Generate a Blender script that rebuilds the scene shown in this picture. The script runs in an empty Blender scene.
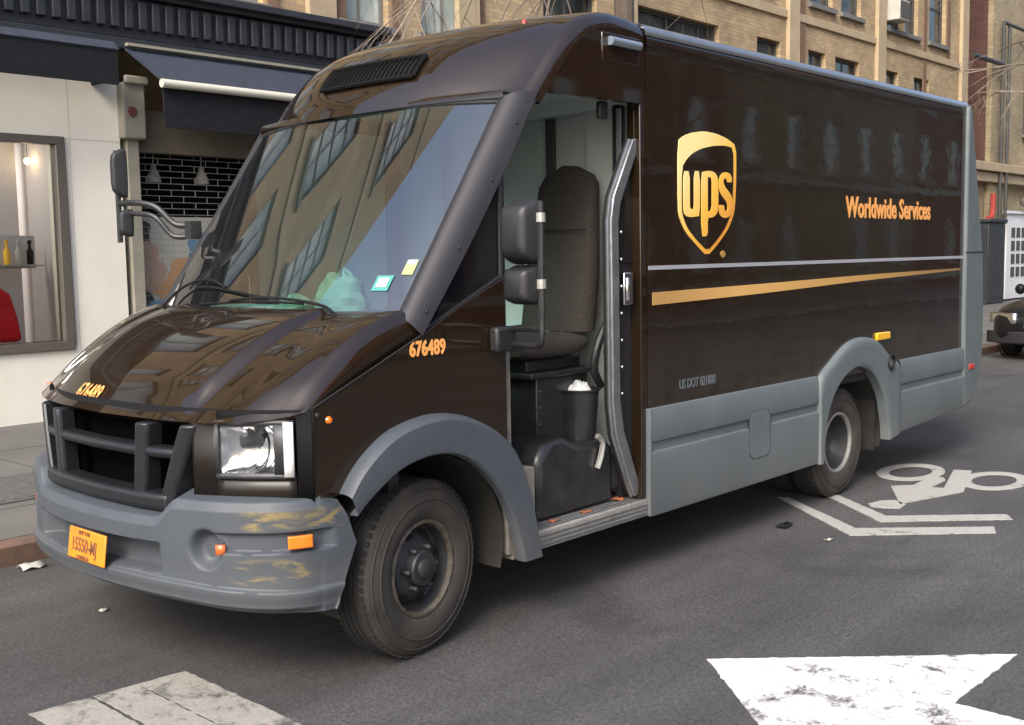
import bpy, bmesh, math, random
import numpy as np
from mathutils import Vector, Matrix
random.seed(7)
R = math.radians
SC = bpy.context.scene
COL = SC.collection
W = 2.07          # body width of the van
YC = W / 2

# ------------------------------------------------------------------ helpers
class MB:
    """collects vertices and faces of one mesh"""
    def __init__(s): s.v = []; s.f = []
    def add(s, vs, fs):
        n = len(s.v); s.v += [tuple(map(float, p)) for p in vs]; s.f += [tuple(i + n for i in f) for f in fs]; return s
    def box(s, x0, x1, y0, y1, z0, z1):
        return s.add([(x0,y0,z0),(x1,y0,z0),(x1,y1,z0),(x0,y1,z0),(x0,y0,z1),(x1,y0,z1),(x1,y1,z1),(x0,y1,z1)],
                     [(0,3,2,1),(4,5,6,7),(0,1,5,4),(1,2,6,5),(2,3,7,6),(3,0,4,7)])
    def obox(s, c, ax, ay, az):
        c, ax, ay, az = map(Vector, (c, ax, ay, az))
        vs = [c + i*ax + j*ay + k*az for k in (-1,1) for i, j in ((-1,-1),(1,-1),(1,1),(-1,1))]
        return s.add(vs, [(0,3,2,1),(4,5,6,7),(0,1,5,4),(1,2,6,5),(2,3,7,6),(3,0,4,7)])
    def grid(s, P, closed_u=False, closed_v=False):
        """P[i][j] rows of points"""
        n, m = len(P), len(P[0]); fs = []
        for i in range(n if closed_u else n-1):
            for j in range(m if closed_v else m-1):
                a, b = i, (i+1) % n; c, d = j, (j+1) % m
                fs.append((a*m+c, b*m+c, b*m+d, a*m+d))
        return s.add([p for r in P for p in r], fs)
    def tube(s, pts, r, sides=8, cap=True):
        pts = [Vector(p) for p in pts]; n = len(pts)
        rs = r if isinstance(r, (list, tuple)) else [r]*n
        t0 = (pts[1]-pts[0]).normalized()
        ref = Vector((0,0,1)) if abs(t0.z) < .9 else Vector((1,0,0))
        u = t0.cross(ref).normalized(); rows = []
        for i, p in enumerate(pts):
            t = (pts[min(i+1,n-1)] - pts[max(i-1,0)]).normalized()
            u = (u - t*u.dot(t)).normalized(); w = t.cross(u)
            rows.append([p + (u*math.cos(a)+w*math.sin(a))*rs[i] for a in [2*math.pi*k/sides for k in range(sides)]])
        base = len(s.v); s.grid(rows, closed_v=True)
        if cap:
            s.f.append(tuple(base+k for k in range(sides))[::-1]); s.f.append(tuple(base+(n-1)*sides+k for k in range(sides)))
        return s
    def lathe(s, prof, c, axis='y', n=40, sgn=1):
        """prof: (radius, offset along axis)"""
        rows = []
        for r_, o in prof:
            row = []
            for k in range(n):
                a = 2*math.pi*k/n; ca, sa = r_*math.cos(a), r_*math.sin(a)
                if axis == 'y': row.append((c[0]+ca, c[1]+sgn*o, c[2]+sa))
                elif axis == 'z': row.append((c[0]+ca, c[1]+sa, c[2]+o))
                else: row.append((c[0]+sgn*o, c[1]+ca, c[2]+sa))
            rows.append(row)
        return s.grid(rows, closed_v=True)
    def prism(s, poly, y0, y1, plane='xz', holes=()):
        """flat outline, with holes, extruded"""
        cu = bpy.data.curves.new('t', 'CURVE'); cu.dimensions = '2D'; cu.fill_mode = 'BOTH'; cu.extrude = abs(y1-y0)/2
        for pl in [poly]+list(holes):
            sp = cu.splines.new('POLY'); sp.points.add(len(pl)-1); sp.use_cyclic_u = True
            for q, (a, b) in zip(sp.points, pl): q.co = (a, b, 0, 1)
        o = bpy.data.objects.new('t', cu); COL.objects.link(o)
        me = bpy.data.meshes.new_from_object(o); ym = (y0+y1)/2
        vs = []
        for v in me.vertices:
            a, b, h = v.co
            vs.append({'xz': (a, ym-h, b), 'xy': (a, b, ym+h), 'yz': (ym+h, a, b)}[plane])
        s.add(vs, [tuple(p.vertices) for p in me.polygons])
        bpy.data.objects.remove(o); bpy.data.curves.remove(cu); bpy.data.meshes.remove(me)
        return s
    def mirror_y(s, c=YC):
        m = MB(); m.v = [(x, 2*c-y, z) for x, y, z in s.v]; m.f = [tuple(reversed(f)) for f in s.f]; return m

WL = {}   # world location of roots
def obj(name, mb, mat, parent=None, loc=(0,0,0), bevel=0, ang=35, smooth=True, solid=0, label=None, sub=0, shared=None, weld=True):
    if shared is not None: me = shared
    else:
        me = bpy.data.meshes.new(name); me.from_pydata(mb.v, [], mb.f)
        bm = bmesh.new(); bm.from_mesh(me)
        if weld: bmesh.ops.remove_doubles(bm, verts=bm.verts, dist=1e-5)
        bmesh.ops.recalc_face_normals(bm, faces=bm.faces)
        bm.to_mesh(me); bm.free()
        if smooth:
            me.polygons.foreach_set('use_smooth', [True]*len(me.polygons)); me.set_sharp_from_angle(angle=R(ang))
        me.materials.append(mat)
    o = bpy.data.objects.new(name, me); COL.objects.link(o); o.location = loc
    if parent is not None:
        o.parent = parent; o.matrix_parent_inverse = Matrix.Translation(-Vector(WL.get(parent, (0,0,0))))
    WL[o] = loc
    if bevel:
        b = o.modifiers.new('bevel', 'BEVEL'); b.width = bevel; b.segments = 2; b.limit_method = 'ANGLE'; b.angle_limit = R(40); b.harden_normals = False
    if solid:
        b = o.modifiers.new('solid', 'SOLIDIFY'); b.thickness = solid; b.offset = -1
    if sub:
        b = o.modifiers.new('sub', 'SUBSURF'); b.levels = b.render_levels = sub
    if label: o['label'] = label
    return o
def thing(name, label, cat, loc=(0,0,0), group=None):
    o = bpy.data.objects.new(name, None); COL.objects.link(o); o.location = loc; o.empty_display_size = .2
    o['label'] = label; o['category'] = cat
    if group: o['group'] = group
    WL[o] = loc
    return o
def tag(o, label, cat, group=None):
    o['label'] = label; o['category'] = cat
    if group: o['group'] = group
    return o
def struct(o): o['kind'] = 'structure'; return o

def spline(pts, n, closed=False):
    """Catmull-Rom through pts, n samples evenly over the parameter"""
    P = [Vector(p) for p in pts]; m = len(P); out = []
    for i in range(n):
        t = i/(n-1)*(m-1); k = min(int(t), m-2); f = t-k
        p0, p1, p2, p3 = P[max(k-1,0)], P[k], P[k+1], P[min(k+2,m-1)]
        out.append(.5*((2*p1)+(p2-p0)*f+(2*p0-5*p1+4*p2-p3)*f*f+(3*p1-p0-3*p2+p3)*f**3))
    return out
def sm(a, b, x):
    t = min(1, max(0, (x-a)/(b-a))); return t*t*(3-2*t)
def lerp(a, b, t): return a+(b-a)*t
def interp(x, xs, ys): return float(np.interp(x, xs, ys))
def pch(x, xs, ys):
    """smooth (monotone-ish) interpolation"""
    xs = list(xs); n = len(xs)
    if x <= xs[0]: return ys[0]
    if x >= xs[-1]: return ys[-1]
    k = max(i for i in range(n-1) if xs[i] <= x)
    h = [xs[i+1]-xs[i] for i in range(n-1)]; d = [(ys[i+1]-ys[i])/h[i] for i in range(n-1)]
    def m(i):
        if i == 0: return d[0]
        if i == n-1: return d[-1]
        return 0 if d[i-1]*d[i] <= 0 else 2*d[i-1]*d[i]/(d[i-1]+d[i])
    t = (x-xs[k])/h[k]
    return ((1+2*t)*(1-t)**2*ys[k] + t*(1-t)**2*h[k]*m(k) + t*t*(3-2*t)*ys[k+1] + t*t*(t-1)*h[k]*m(k+1))

def text_mb(s, size, origin, right, up, xs=1.0, bold=0.0, depth=.002, align='LEFT', space=1.0):
    """lettering as a mesh: origin, unit vectors of the baseline and of up"""
    cu = bpy.data.curves.new('t', 'FONT'); cu.body = s; cu.size = size; cu.extrude = depth/2; cu.offset = bold
    cu.align_x = align; cu.space_character = space; cu.resolution_u = 3
    o = bpy.data.objects.new('t', cu); COL.objects.link(o)
    me = bpy.data.meshes.new_from_object(o)
    r_, u_ = Vector(right).normalized(), Vector(up).normalized(); n_ = r_.cross(u_); O = Vector(origin)
    mb = MB(); mb.add([O + r_*(v.co.x*xs) + u_*v.co.y + n_*v.co.z for v in me.vertices], [tuple(p.vertices) for p in me.polygons])
    bpy.data.objects.remove(o); bpy.data.curves.remove(cu); bpy.data.meshes.remove(me)
    return mb

# ------------------------------------------------------------------ materials
def nodes(name):
    m = bpy.data.materials.new(name); m.use_nodes = True
    nt = m.node_tree; b = nt.nodes['Principled BSDF']; return m, nt, b
def N(nt, t, **k):
    n = nt.nodes.new(t)
    for a, v in k.items():
        if a in n.inputs: n.inputs[a].default_value = v
        else: setattr(n, a, v)
    return n
def c4(c): return (*c, 1) if len(c) == 3 else c
def mat(name, col, rough=.5, metal=0, coat=0, noise=None, bump=None, col2=None, stretch=(1,1,1), spec=None, rvar=0, dirt=None):
    """noise=(scale, lo, hi) mixes col and col2; bump=(scale, strength); dirt=(colour, top z, bottom z, amount)"""
    m, nt, b = nodes(name); L = nt.links.new
    b.inputs['Base Color'].default_value = c4(col); b.inputs['Roughness'].default_value = rough; b.inputs['Metallic'].default_value = metal
    b.inputs['Coat Weight'].default_value = coat; b.inputs['Coat Roughness'].default_value = .03; b.inputs['Coat IOR'].default_value = 1.62 if name.startswith('brown') else 1.5
    if spec is not None: b.inputs['Specular IOR Level'].default_value = spec
    tc = N(nt, 'ShaderNodeTexCoord'); mp = N(nt, 'ShaderNodeMapping'); mp.inputs['Scale'].default_value = stretch
    L(tc.outputs['Object'], mp.inputs[0]); out = None
    if noise:
        nz = N(nt, 'ShaderNodeTexNoise', Scale=noise[0], Detail=6.0, Roughness=.62); L(mp.outputs[0], nz.inputs[0])
        mr = N(nt, 'ShaderNodeMapRange'); mr.inputs[1].default_value = noise[1]; mr.inputs[2].default_value = noise[2]; L(nz.outputs[0], mr.inputs[0])
        mx = N(nt, 'ShaderNodeMix', data_type='RGBA'); mx.inputs[6].default_value = c4(col)
        mx.inputs[7].default_value = c4(col2 if col2 else tuple(x*.7 for x in col[:3])); L(mr.outputs[0], mx.inputs[0]); out = mx.outputs[2]
        if rvar:
            ad = N(nt, 'ShaderNodeMath', operation='MULTIPLY_ADD'); ad.inputs[1].default_value = rvar; ad.inputs[2].default_value = rough
            L(mr.outputs[0], ad.inputs[0]); L(ad.outputs[0], b.inputs['Roughness'])
    if dirt:
        sx = N(nt, 'ShaderNodeSeparateXYZ'); L(tc.outputs['Object'], sx.inputs[0])
        mr = N(nt, 'ShaderNodeMapRange'); mr.inputs[1].default_value = dirt[1]; mr.inputs[2].default_value = dirt[2]; mr.inputs[3].default_value = 0; mr.inputs[4].default_value = dirt[3]
        L(sx.outputs[2], mr.inputs[0])
        n2 = N(nt, 'ShaderNodeTexNoise', Scale=5.0, Detail=8.0, Roughness=.7); L(tc.outputs['Object'], n2.inputs[0])
        mu = N(nt, 'ShaderNodeMath', operation='MULTIPLY'); L(mr.outputs[0], mu.inputs[0]); 
        m3 = N(nt, 'ShaderNodeMapRange'); m3.inputs[1].default_value = .35; m3.inputs[2].default_value = .6; L(n2.outputs[0], m3.inputs[0]); L(m3.outputs[0], mu.inputs[1])
        mx = N(nt, 'ShaderNodeMix', data_type='RGBA'); mx.inputs[7].default_value = c4(dirt[0]); L(mu.outputs[0], mx.inputs[0])
        if out: L(out, mx.inputs[6])
        else: mx.inputs[6].default_value = c4(col)
        out = mx.outputs[2]
    if out: L(out, b.inputs['Base Color'])
    if bump:
        nz = N(nt, 'ShaderNodeTexNoise', Scale=bump[0], Detail=4.0); L(mp.outputs[0], nz.inputs[0])
        bp = N(nt, 'ShaderNodeBump', Strength=bump[1], Distance=.02); L(nz.outputs[0], bp.inputs['Height']); L(bp.outputs[0], b.inputs['Normal'])
        if coat: L(bp.outputs[0], b.inputs['Coat Normal'])
    return m
def brick(name, c1, c2, mortar, bw=.21, bh=.067, ms=.008, rough=.9, tone=None):
    m, nt, b = nodes(name); L = nt.links.new
    b.inputs['Roughness'].default_value = rough
    tc = N(nt, 'ShaderNodeTexCoord'); sx = N(nt, 'ShaderNodeSeparateXYZ'); L(tc.outputs['Object'], sx.inputs[0])
    ad = N(nt, 'ShaderNodeMath', operation='ADD'); L(sx.outputs[0], ad.inputs[0]); L(sx.outputs[1], ad.inputs[1])
    cb = N(nt, 'ShaderNodeCombineXYZ'); L(ad.outputs[0], cb.inputs[0]); L(sx.outputs[2], cb.inputs[1])
    bt = N(nt, 'ShaderNodeTexBrick'); bt.inputs['Scale'].default_value = 1; bt.inputs['Brick Width'].default_value = bw; bt.inputs['Row Height'].default_value = bh
    bt.inputs['Mortar Size'].default_value = ms; bt.inputs['Mortar Smooth'].default_value = .2; bt.inputs['Bias'].default_value = 0
    bt.inputs['Color1'].default_value = c4(c1); bt.inputs['Color2'].default_value = c4(c2); bt.inputs['Mortar'].default_value = c4(mortar)
    L(cb.outputs[0], bt.inputs[0])
    nz = N(nt, 'ShaderNodeTexNoise', Scale=.9, Detail=8.0, Roughness=.7); L(tc.outputs['Object'], nz.inputs[0])
    mr = N(nt, 'ShaderNodeMapRange'); mr.inputs[1].default_value = .3; mr.inputs[2].default_value = .7; mr.inputs[3].default_value = .62; mr.inputs[4].default_value = 1.15; L(nz.outputs[0], mr.inputs[0])
    mx = N(nt, 'ShaderNodeVectorMath', operation='SCALE'); L(bt.outputs[0], mx.inputs[0]); L(mr.outputs[0], mx.inputs[3])
    L(mx.outputs[0], b.inputs['Base Color'])
    bp = N(nt, 'ShaderNodeBump', Strength=.4, Distance=.006); L(bt.outputs['Fac'], bp.inputs['Height']); bp.invert = True; L(bp.outputs[0], b.inputs['Normal'])
    return m
def emis(name, col, s):
    m, nt, b = nodes(name); b.inputs['Base Color'].default_value = c4(col); b.inputs['Emission Color'].default_value = c4(col); b.inputs['Emission Strength'].default_value = s; return m
def glass(name, tint=(.8,.9,.86), ior=1.5, rough=0.0, dust=0.0, refl=1.0):
    m = bpy.data.materials.new(name); m.use_nodes = True; nt = m.node_tree; L = nt.links.new
    nt.nodes.remove(nt.nodes['Principled BSDF']); out = nt.nodes['Material Output']
    tr = N(nt, 'ShaderNodeBsdfTransparent'); tr.inputs[0].default_value = c4(tint)
    gl = N(nt, 'ShaderNodeBsdfGlossy'); gl.inputs['Roughness'].default_value = rough; gl.inputs[0].default_value = (refl,refl,refl,1)
    fr = N(nt, 'ShaderNodeFresnel', IOR=ior); mx = N(nt, 'ShaderNodeMixShader'); L(fr.outputs[0], mx.inputs[0]); L(tr.outputs[0], mx.inputs[1]); L(gl.outputs[0], mx.inputs[2])
    if dust:
        df = N(nt, 'ShaderNodeBsdfDiffuse'); df.inputs[0].default_value = (.5,.5,.5,1); m2 = N(nt, 'ShaderNodeMixShader'); m2.inputs[0].default_value = dust
        L(mx.outputs[0], m2.inputs[1]); L(df.outputs[0], m2.inputs[2]); L(m2.outputs[0], out.inputs[0])
    else: L(mx.outputs[0], out.inputs[0])
    return m

M = {}
M['paint'] = mat('brown_paint', (.0125,.0070,.0032), .4, 0, 1.0, noise=(3,.35,.7), col2=(.016,.0092,.0045), bump=(1.0,.006), spec=.05)
M['paint_side'] = mat('brown_side_paint', (.0125,.0070,.0033), .4, 0, 1.0, noise=(2.2,.35,.7), col2=(.0165,.0105,.006), spec=.05, bump=(1.7,.075), stretch=(1,1,2.2), dirt=((.07,.06,.05),1.35,.8,.35))
M['grey'] = mat('grey_plastic', (.112,.130,.134), .48, noise=(2.5,.3,.7), col2=(.084,.101,.108), bump=(160,.06), dirt=((.17,.16,.145),.62,.3,.45), rvar=.12)
M['grey_d'] = mat('darker_grey_plastic', (.058,.067,.079), .48, noise=(5,.3,.7), col2=(.045,.053,.063), bump=(160,.06), dirt=((.13,.12,.105),.62,.3,.4), rvar=.12)
M['pillar'] = mat('pillar_plastic', (.024,.023,.027), .5, spec=.35, noise=(9,.3,.7), col2=(.020,.019,.023), bump=(200,.05))
M['dark'] = mat('black_plastic', (.011,.0115,.013), .48, bump=(120,.08), noise=(10,.3,.7), col2=(.018,.018,.019))
M['grille'] = mat('dark_grey_grille', (.010,.011,.013), .42, noise=(12,.3,.7), col2=(.0075,.0085,.010), bump=(140,.05))
M['under'] = mat('underbody', (.008,.0075,.007), .9, noise=(8,.3,.7), col2=(.02,.018,.015))
M['rubber'] = mat('tyre_rubber', (.013,.0125,.0125), .8, noise=(9,.35,.7), col2=(.025,.023,.021), bump=(60,.15))
M['rubber_side'] = mat('dusty_sidewall', (.020,.0185,.017), .85, noise=(6,.35,.65), col2=(.046,.039,.031), bump=(50,.12))
M['steel'] = mat('dark_steel', (.05,.052,.056), .42, .35, noise=(13,.35,.7), col2=(.022,.022,.022), rvar=.2)
M['rim_grey'] = mat('grey_wheel_steel', (.085,.082,.078), .6, .3, noise=(7,.35,.7), col2=(.03,.03,.028))
M['rim_edge'] = mat('rusty_rim_edge', (.05,.042,.033), .7, .2, noise=(30,.4,.6), col2=(.10,.085,.065))
M['rim_lip'] = mat('dusty_rim_lip', (.26,.25,.235), .6, .2, noise=(12,.3,.7), col2=(.15,.145,.135))
M['chrome'] = mat('chrome', (.75,.76,.78), .12, 1)
M['alu'] = mat('aluminium', (.42,.43,.44), .38, .9, noise=(20,.3,.7), col2=(.3,.3,.3))
M['tread'] = mat('worn_aluminium_step', (.42,.41,.38), .5, .5, noise=(5,.35,.65), col2=(.26,.25,.22), bump=(80,.1), rvar=.1)
M['silver'] = mat('silver_stripe', (.42,.44,.47), .3, .3)
M['amber'] = mat('amber_lens', (.85,.18,.01), .25, coat=1)
M['amberdeep'] = mat('amber_clearance_lens', (.55,.12,.02), .25, coat=1)
M['yellow'] = mat('yellow_lens', (.85,.45,.01), .3, coat=1)
M['red'] = mat('red_reflector', (.5,.02,.015), .3, coat=1)
M['plate'] = mat('orange_plate', (.70,.24,.012), .5, noise=(14,.3,.7), col2=(.52,.17,.012))
M['plate_ink'] = mat('plate_ink', (.16,.065,.03), .6)
M['orange_txt'] = mat('orange_lettering', (.80,.36,.10), .4)
M['faint_txt'] = mat('worn_grey_lettering', (.10,.115,.125), .5)
M['wall_in'] = mat('cab_wall_paint', (.66,.70,.67), .55, noise=(3,.3,.7), col2=(.58,.62,.6))
M['frame_in'] = mat('cab_frame', (.07,.072,.07), .6)
M['seat'] = mat('grey_brown_fabric', (.045,.035,.028), .95, noise=(60,.35,.65), col2=(.026,.021,.018), bump=(220,.4))
M['floor_in'] = mat('dusty_floor', (.20,.185,.16), .8, noise=(9,.3,.7), col2=(.09,.085,.075))
M['shine'] = mat('black_moulded_plastic', (.014,.014,.015), .33, noise=(8,.35,.7), col2=(.03,.03,.03), bump=(30,.08))
M['glass'] = glass('windscreen_glass', (.55,.80,.74), 2.6, 0.0, .010)
M['glass_dark'] = mat('dark_glass', (.008,.009,.01), .08, coat=.5)
M['glass_clear'] = glass('clear_glass', (.93,.95,.95), 1.5)
M['lens'] = glass('lamp_lens', (.95,.96,.97), 1.45)
M['refl'] = mat('lamp_reflector', (.85,.86,.88), .16, 1, bump=(9,.12))
M['white'] = mat('white_plastic', (.7,.7,.68), .4)
M['mirror'] = mat('mirror_glass', (.7,.72,.74), .04, 1)
M['cloth'] = mat('pale_green_cloth', (.36,.46,.37), .9, noise=(12,.3,.7), col2=(.25,.36,.29))
M['paper'] = mat('paper', (.62,.74,.76), .9)
M['sticker'] = mat('white_sticker', (.36,.39,.39), .6)
M['sticker_y'] = mat('yellow_sticker', (.36,.40,.15), .6)
M['sticker_t'] = mat('teal_sticker', (.05,.25,.23), .6)

# gold leaf colouring of the emblem (printed, pale at its upper left)
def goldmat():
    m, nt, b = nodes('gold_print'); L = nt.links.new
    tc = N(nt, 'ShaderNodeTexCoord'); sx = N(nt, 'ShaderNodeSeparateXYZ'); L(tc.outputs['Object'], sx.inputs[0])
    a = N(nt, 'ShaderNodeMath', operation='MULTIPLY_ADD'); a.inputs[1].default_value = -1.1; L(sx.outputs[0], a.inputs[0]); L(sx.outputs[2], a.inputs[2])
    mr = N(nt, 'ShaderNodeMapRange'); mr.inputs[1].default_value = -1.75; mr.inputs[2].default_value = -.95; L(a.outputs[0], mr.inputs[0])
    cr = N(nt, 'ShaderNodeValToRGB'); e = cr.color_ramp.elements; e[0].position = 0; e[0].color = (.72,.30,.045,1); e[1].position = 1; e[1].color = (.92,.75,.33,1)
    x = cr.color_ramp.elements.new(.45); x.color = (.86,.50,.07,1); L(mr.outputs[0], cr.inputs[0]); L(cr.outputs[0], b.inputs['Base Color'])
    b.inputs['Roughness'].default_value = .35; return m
M['gold'] = goldmat()
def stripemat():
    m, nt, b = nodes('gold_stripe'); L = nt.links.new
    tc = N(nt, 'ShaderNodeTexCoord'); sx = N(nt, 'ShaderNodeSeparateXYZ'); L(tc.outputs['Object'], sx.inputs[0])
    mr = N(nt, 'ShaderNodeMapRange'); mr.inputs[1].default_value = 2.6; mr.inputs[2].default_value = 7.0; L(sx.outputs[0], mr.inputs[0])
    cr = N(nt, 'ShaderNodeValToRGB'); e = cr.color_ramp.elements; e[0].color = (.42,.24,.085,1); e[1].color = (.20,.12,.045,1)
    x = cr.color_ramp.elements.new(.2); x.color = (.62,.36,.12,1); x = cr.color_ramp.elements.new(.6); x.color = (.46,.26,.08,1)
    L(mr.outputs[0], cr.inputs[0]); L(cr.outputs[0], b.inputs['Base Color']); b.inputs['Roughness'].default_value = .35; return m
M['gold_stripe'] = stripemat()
# bumper plastic with yellow paint rubbed onto the near corner
def bumpmat():
    m = M['grey_d'].copy(); m.name = 'scraped_grey_plastic'; nt = m.node_tree; L = nt.links.new; b = nt.nodes['Principled BSDF']
    src = b.inputs['Base Color'].links[0].from_socket
    tc = N(nt, 'ShaderNodeTexCoord'); mp = N(nt, 'ShaderNodeMapping'); mp.inputs['Scale'].default_value = (3,3,13); L(tc.outputs['Object'], mp.inputs[0])
    nz = N(nt, 'ShaderNodeTexNoise', Scale=1.5, Detail=9.0, Roughness=.66, Distortion=1.0); L(mp.outputs[0], nz.inputs[0])
    sx = N(nt, 'ShaderNodeSeparateXYZ'); L(tc.outputs['Object'], sx.inputs[0])
    def band(sock, a, b_, c, d):
        r1 = N(nt, 'ShaderNodeMapRange', interpolation_type='SMOOTHSTEP'); r1.inputs[1].default_value = a; r1.inputs[2].default_value = b_; L(sock, r1.inputs[0])
        r2 = N(nt, 'ShaderNodeMapRange', interpolation_type='SMOOTHSTEP'); r2.inputs[1].default_value = d; r2.inputs[2].default_value = c; L(sock, r2.inputs[0])
        k = N(nt, 'ShaderNodeMath', operation='MULTIPLY'); L(r1.outputs[0], k.inputs[0]); L(r2.outputs[0], k.inputs[1]); return k.outputs[0]
    z1 = band(sx.outputs[2], .665, .69, .755, .775); z2 = band(sx.outputs[2], .47, .50, .56, .59)
    y1 = band(sx.outputs[1], -.2, -.1, .14, .24); x1 = band(sx.outputs[0], -.2, -.1, .36, .44); x2 = band(sx.outputs[0], -.2, -.1, .22, .30)
    def mul(p, q):
        k = N(nt, 'ShaderNodeMath', operation='MULTIPLY'); L(p, k.inputs[0]); L(q, k.inputs[1]); return k.outputs[0]
    a1 = mul(z1, x1); a2 = mul(z2, x2)
    ad = N(nt, 'ShaderNodeMath', operation='ADD', use_clamp=True); L(a1, ad.inputs[0]); L(a2, ad.inputs[1]); reg = mul(ad.outputs[0], y1)
    th = N(nt, 'ShaderNodeMapRange'); th.inputs[1].default_value = .50; th.inputs[2].default_value = .62; th.inputs[4].default_value = .62; L(nz.outputs[0], th.inputs[0])
    f = mul(reg, th.outputs[0])
    mx = N(nt, 'ShaderNodeMix', data_type='RGBA'); mx.inputs[7].default_value = (.27,.20,.06,1); L(f, mx.inputs[0]); L(src, mx.inputs[6]); L(mx.outputs[2], b.inputs['Base Color'])
    return m
M['bumper'] = bumpmat()
M['fascia'] = mat('dull_brown_paint', (.009,.006,.004), .4, coat=.1, spec=.3)  # the body brown, darkened and dulled to carry its dark reflection here
M['fascia_b'] = mat('lamp_surround_black', (.006,.006,.006), .7, spec=.1)

# street and buildings
def asphalt():
    m, nt, b = nodes('asphalt'); L = nt.links.new
    tc = N(nt, 'ShaderNodeTexCoord')
    n1 = N(nt, 'ShaderNodeTexNoise', Scale=.35, Detail=6.0, Roughness=.6); n2 = N(nt, 'ShaderNodeTexNoise', Scale=55.0, Detail=6.0, Roughness=.85); n3 = N(nt, 'ShaderNodeTexVoronoi', Scale=130.0)
    mp = N(nt, 'ShaderNodeMapping'); mp.inputs['Scale'].default_value = (.25, 1.6, 1); L(tc.outputs['Object'], mp.inputs[0]); n4 = N(nt, 'ShaderNodeTexNoise', Scale=1.3, Detail=7.0, Roughness=.7); L(mp.outputs[0], n4.inputs[0])
    for n in (n1, n2, n3): L(tc.outputs['Object'], n.inputs[0])
    def rng(s, a, b_, lo, hi):
        r = N(nt, 'ShaderNodeMapRange'); r.inputs[1].default_value = a; r.inputs[2].default_value = b_; r.inputs[3].default_value = lo; r.inputs[4].default_value = hi; L(s, r.inputs[0]); return r.outputs[0]
    def mul(p, q):
        k = N(nt, 'ShaderNodeMath', operation='MULTIPLY'); L(p, k.inputs[0]); L(q, k.inputs[1]); return k.outputs[0]
    f = mul(mul(rng(n1.outputs[0], .3, .7, .74, 1.2), rng(n2.outputs[0], .32, .68, .42, 1.58)), mul(rng(n3.outputs['Color'], 0, 1, .6, 1.5), rng(n4.outputs[0], .35, .65, .74, 1.15)))
    dn = N(nt, 'ShaderNodeTexNoise', Scale=1.1, Detail=5.0); L(tc.outputs['Object'], dn.inputs[0])
    vm = N(nt, 'ShaderNodeVectorMath', operation='MULTIPLY_ADD'); vm.inputs[1].default_value = (.9,.9,0); L(dn.outputs['Color'], vm.inputs[0]); L(tc.outputs['Object'], vm.inputs[2])
    ck = N(nt, 'ShaderNodeTexVoronoi', feature='DISTANCE_TO_EDGE', Scale=.33); L(vm.outputs[0], ck.inputs[0])
    f = mul(f, rng(ck.outputs['Distance'], .0, .004, .86, 1.0))
    st = N(nt, 'ShaderNodeTexNoise', Scale=.8, Detail=3.0, Distortion=.6); L(tc.outputs['Object'], st.inputs[0])
    f = mul(f, rng(st.outputs[0], .58, .72, 1.0, .66))
    sc = N(nt, 'ShaderNodeVectorMath', operation='SCALE'); sc.inputs[0].default_value = (.058,.0555,.0535); L(f, sc.inputs[3]); L(sc.outputs[0], b.inputs['Base Color'])
    b.inputs['Roughness'].default_value = .72; b.inputs['Specular IOR Level'].default_value = .5
    bp = N(nt, 'ShaderNodeBump', Strength=.7, Distance=.006); L(n2.outputs[0], bp.inputs['Height']); L(bp.outputs[0], b.inputs['Normal'])
    return m
def roadpaint(name, col, wear, scale=14):
    """white road paint, worn through in flecks: the paint is cut away where it has gone"""
    m, nt, b = nodes(name); L = nt.links.new
    tc = N(nt, 'ShaderNodeTexCoord'); mp = N(nt, 'ShaderNodeMapping'); mp.inputs['Scale'].default_value = (1, 1, 1); L(tc.outputs['Object'], mp.inputs[0])
    n1 = N(nt, 'ShaderNodeTexNoise', Scale=scale*.35, Detail=12.0, Roughness=.80, Distortion=.4); L(mp.outputs[0], n1.inputs[0])
    n2 = N(nt, 'ShaderNodeTexNoise', Scale=scale*5, Detail=4.0, Roughness=.7); L(mp.outputs[0], n2.inputs[0])
    r = N(nt, 'ShaderNodeMapRange'); r.inputs[1].default_value = .3; r.inputs[2].default_value = .75; r.inputs[3].default_value = .75; r.inputs[4].default_value = 1.1; L(n2.outputs[0], r.inputs[0])
    sc = N(nt, 'ShaderNodeVectorMath', operation='SCALE'); sc.inputs[0].default_value = col; L(r.outputs[0], sc.inputs[3])
    th = N(nt, 'ShaderNodeMapRange'); th.inputs[1].default_value = wear; th.inputs[2].default_value = wear+.09; L(n1.outputs[0], th.inputs[0])
    mx = N(nt, 'ShaderNodeMix', data_type='RGBA'); mx.inputs[7].default_value = (.075,.072,.068,1); L(th.outputs[0], mx.inputs[0]); L(sc.outputs[0], mx.inputs[6]); L(mx.outputs[2], b.inputs['Base Color'])
    b.inputs['Roughness'].default_value = .75; return m
M['asphalt'] = asphalt()
M['rp_white'] = roadpaint('road_paint_white', (.64,.63,.61), .515)
M['rp_old'] = roadpaint('road_paint_old', (.30,.285,.25), .50, 10)
M['rp_bike'] = roadpaint('road_paint_bike', (.36,.35,.32), .56, 20)
M['walk'] = mat('sidewalk_concrete', (.125,.118,.104), .85, noise=(1.1,.3,.7), col2=(.08,.076,.067), bump=(60,.15))
M['joint'] = mat('sidewalk_joint', (.06,.058,.055), .9)
M['hatch'] = mat('steel_hatch', (.13,.125,.12), .6, .4, noise=(14,.3,.7), col2=(.08,.075,.07), bump=(40,.3))
M['kerbm'] = mat('rusty_steel_kerb', (.17,.095,.065), .75, .2, noise=(9,.3,.7), col2=(.09,.06,.045))
M['kerbc'] = mat('concrete_kerb', (.25,.24,.225), .85, noise=(6,.3,.7))
M['tan'] = brick('tan_brick', (.50,.36,.195), (.38,.26,.14), (.30,.25,.175))
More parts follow.
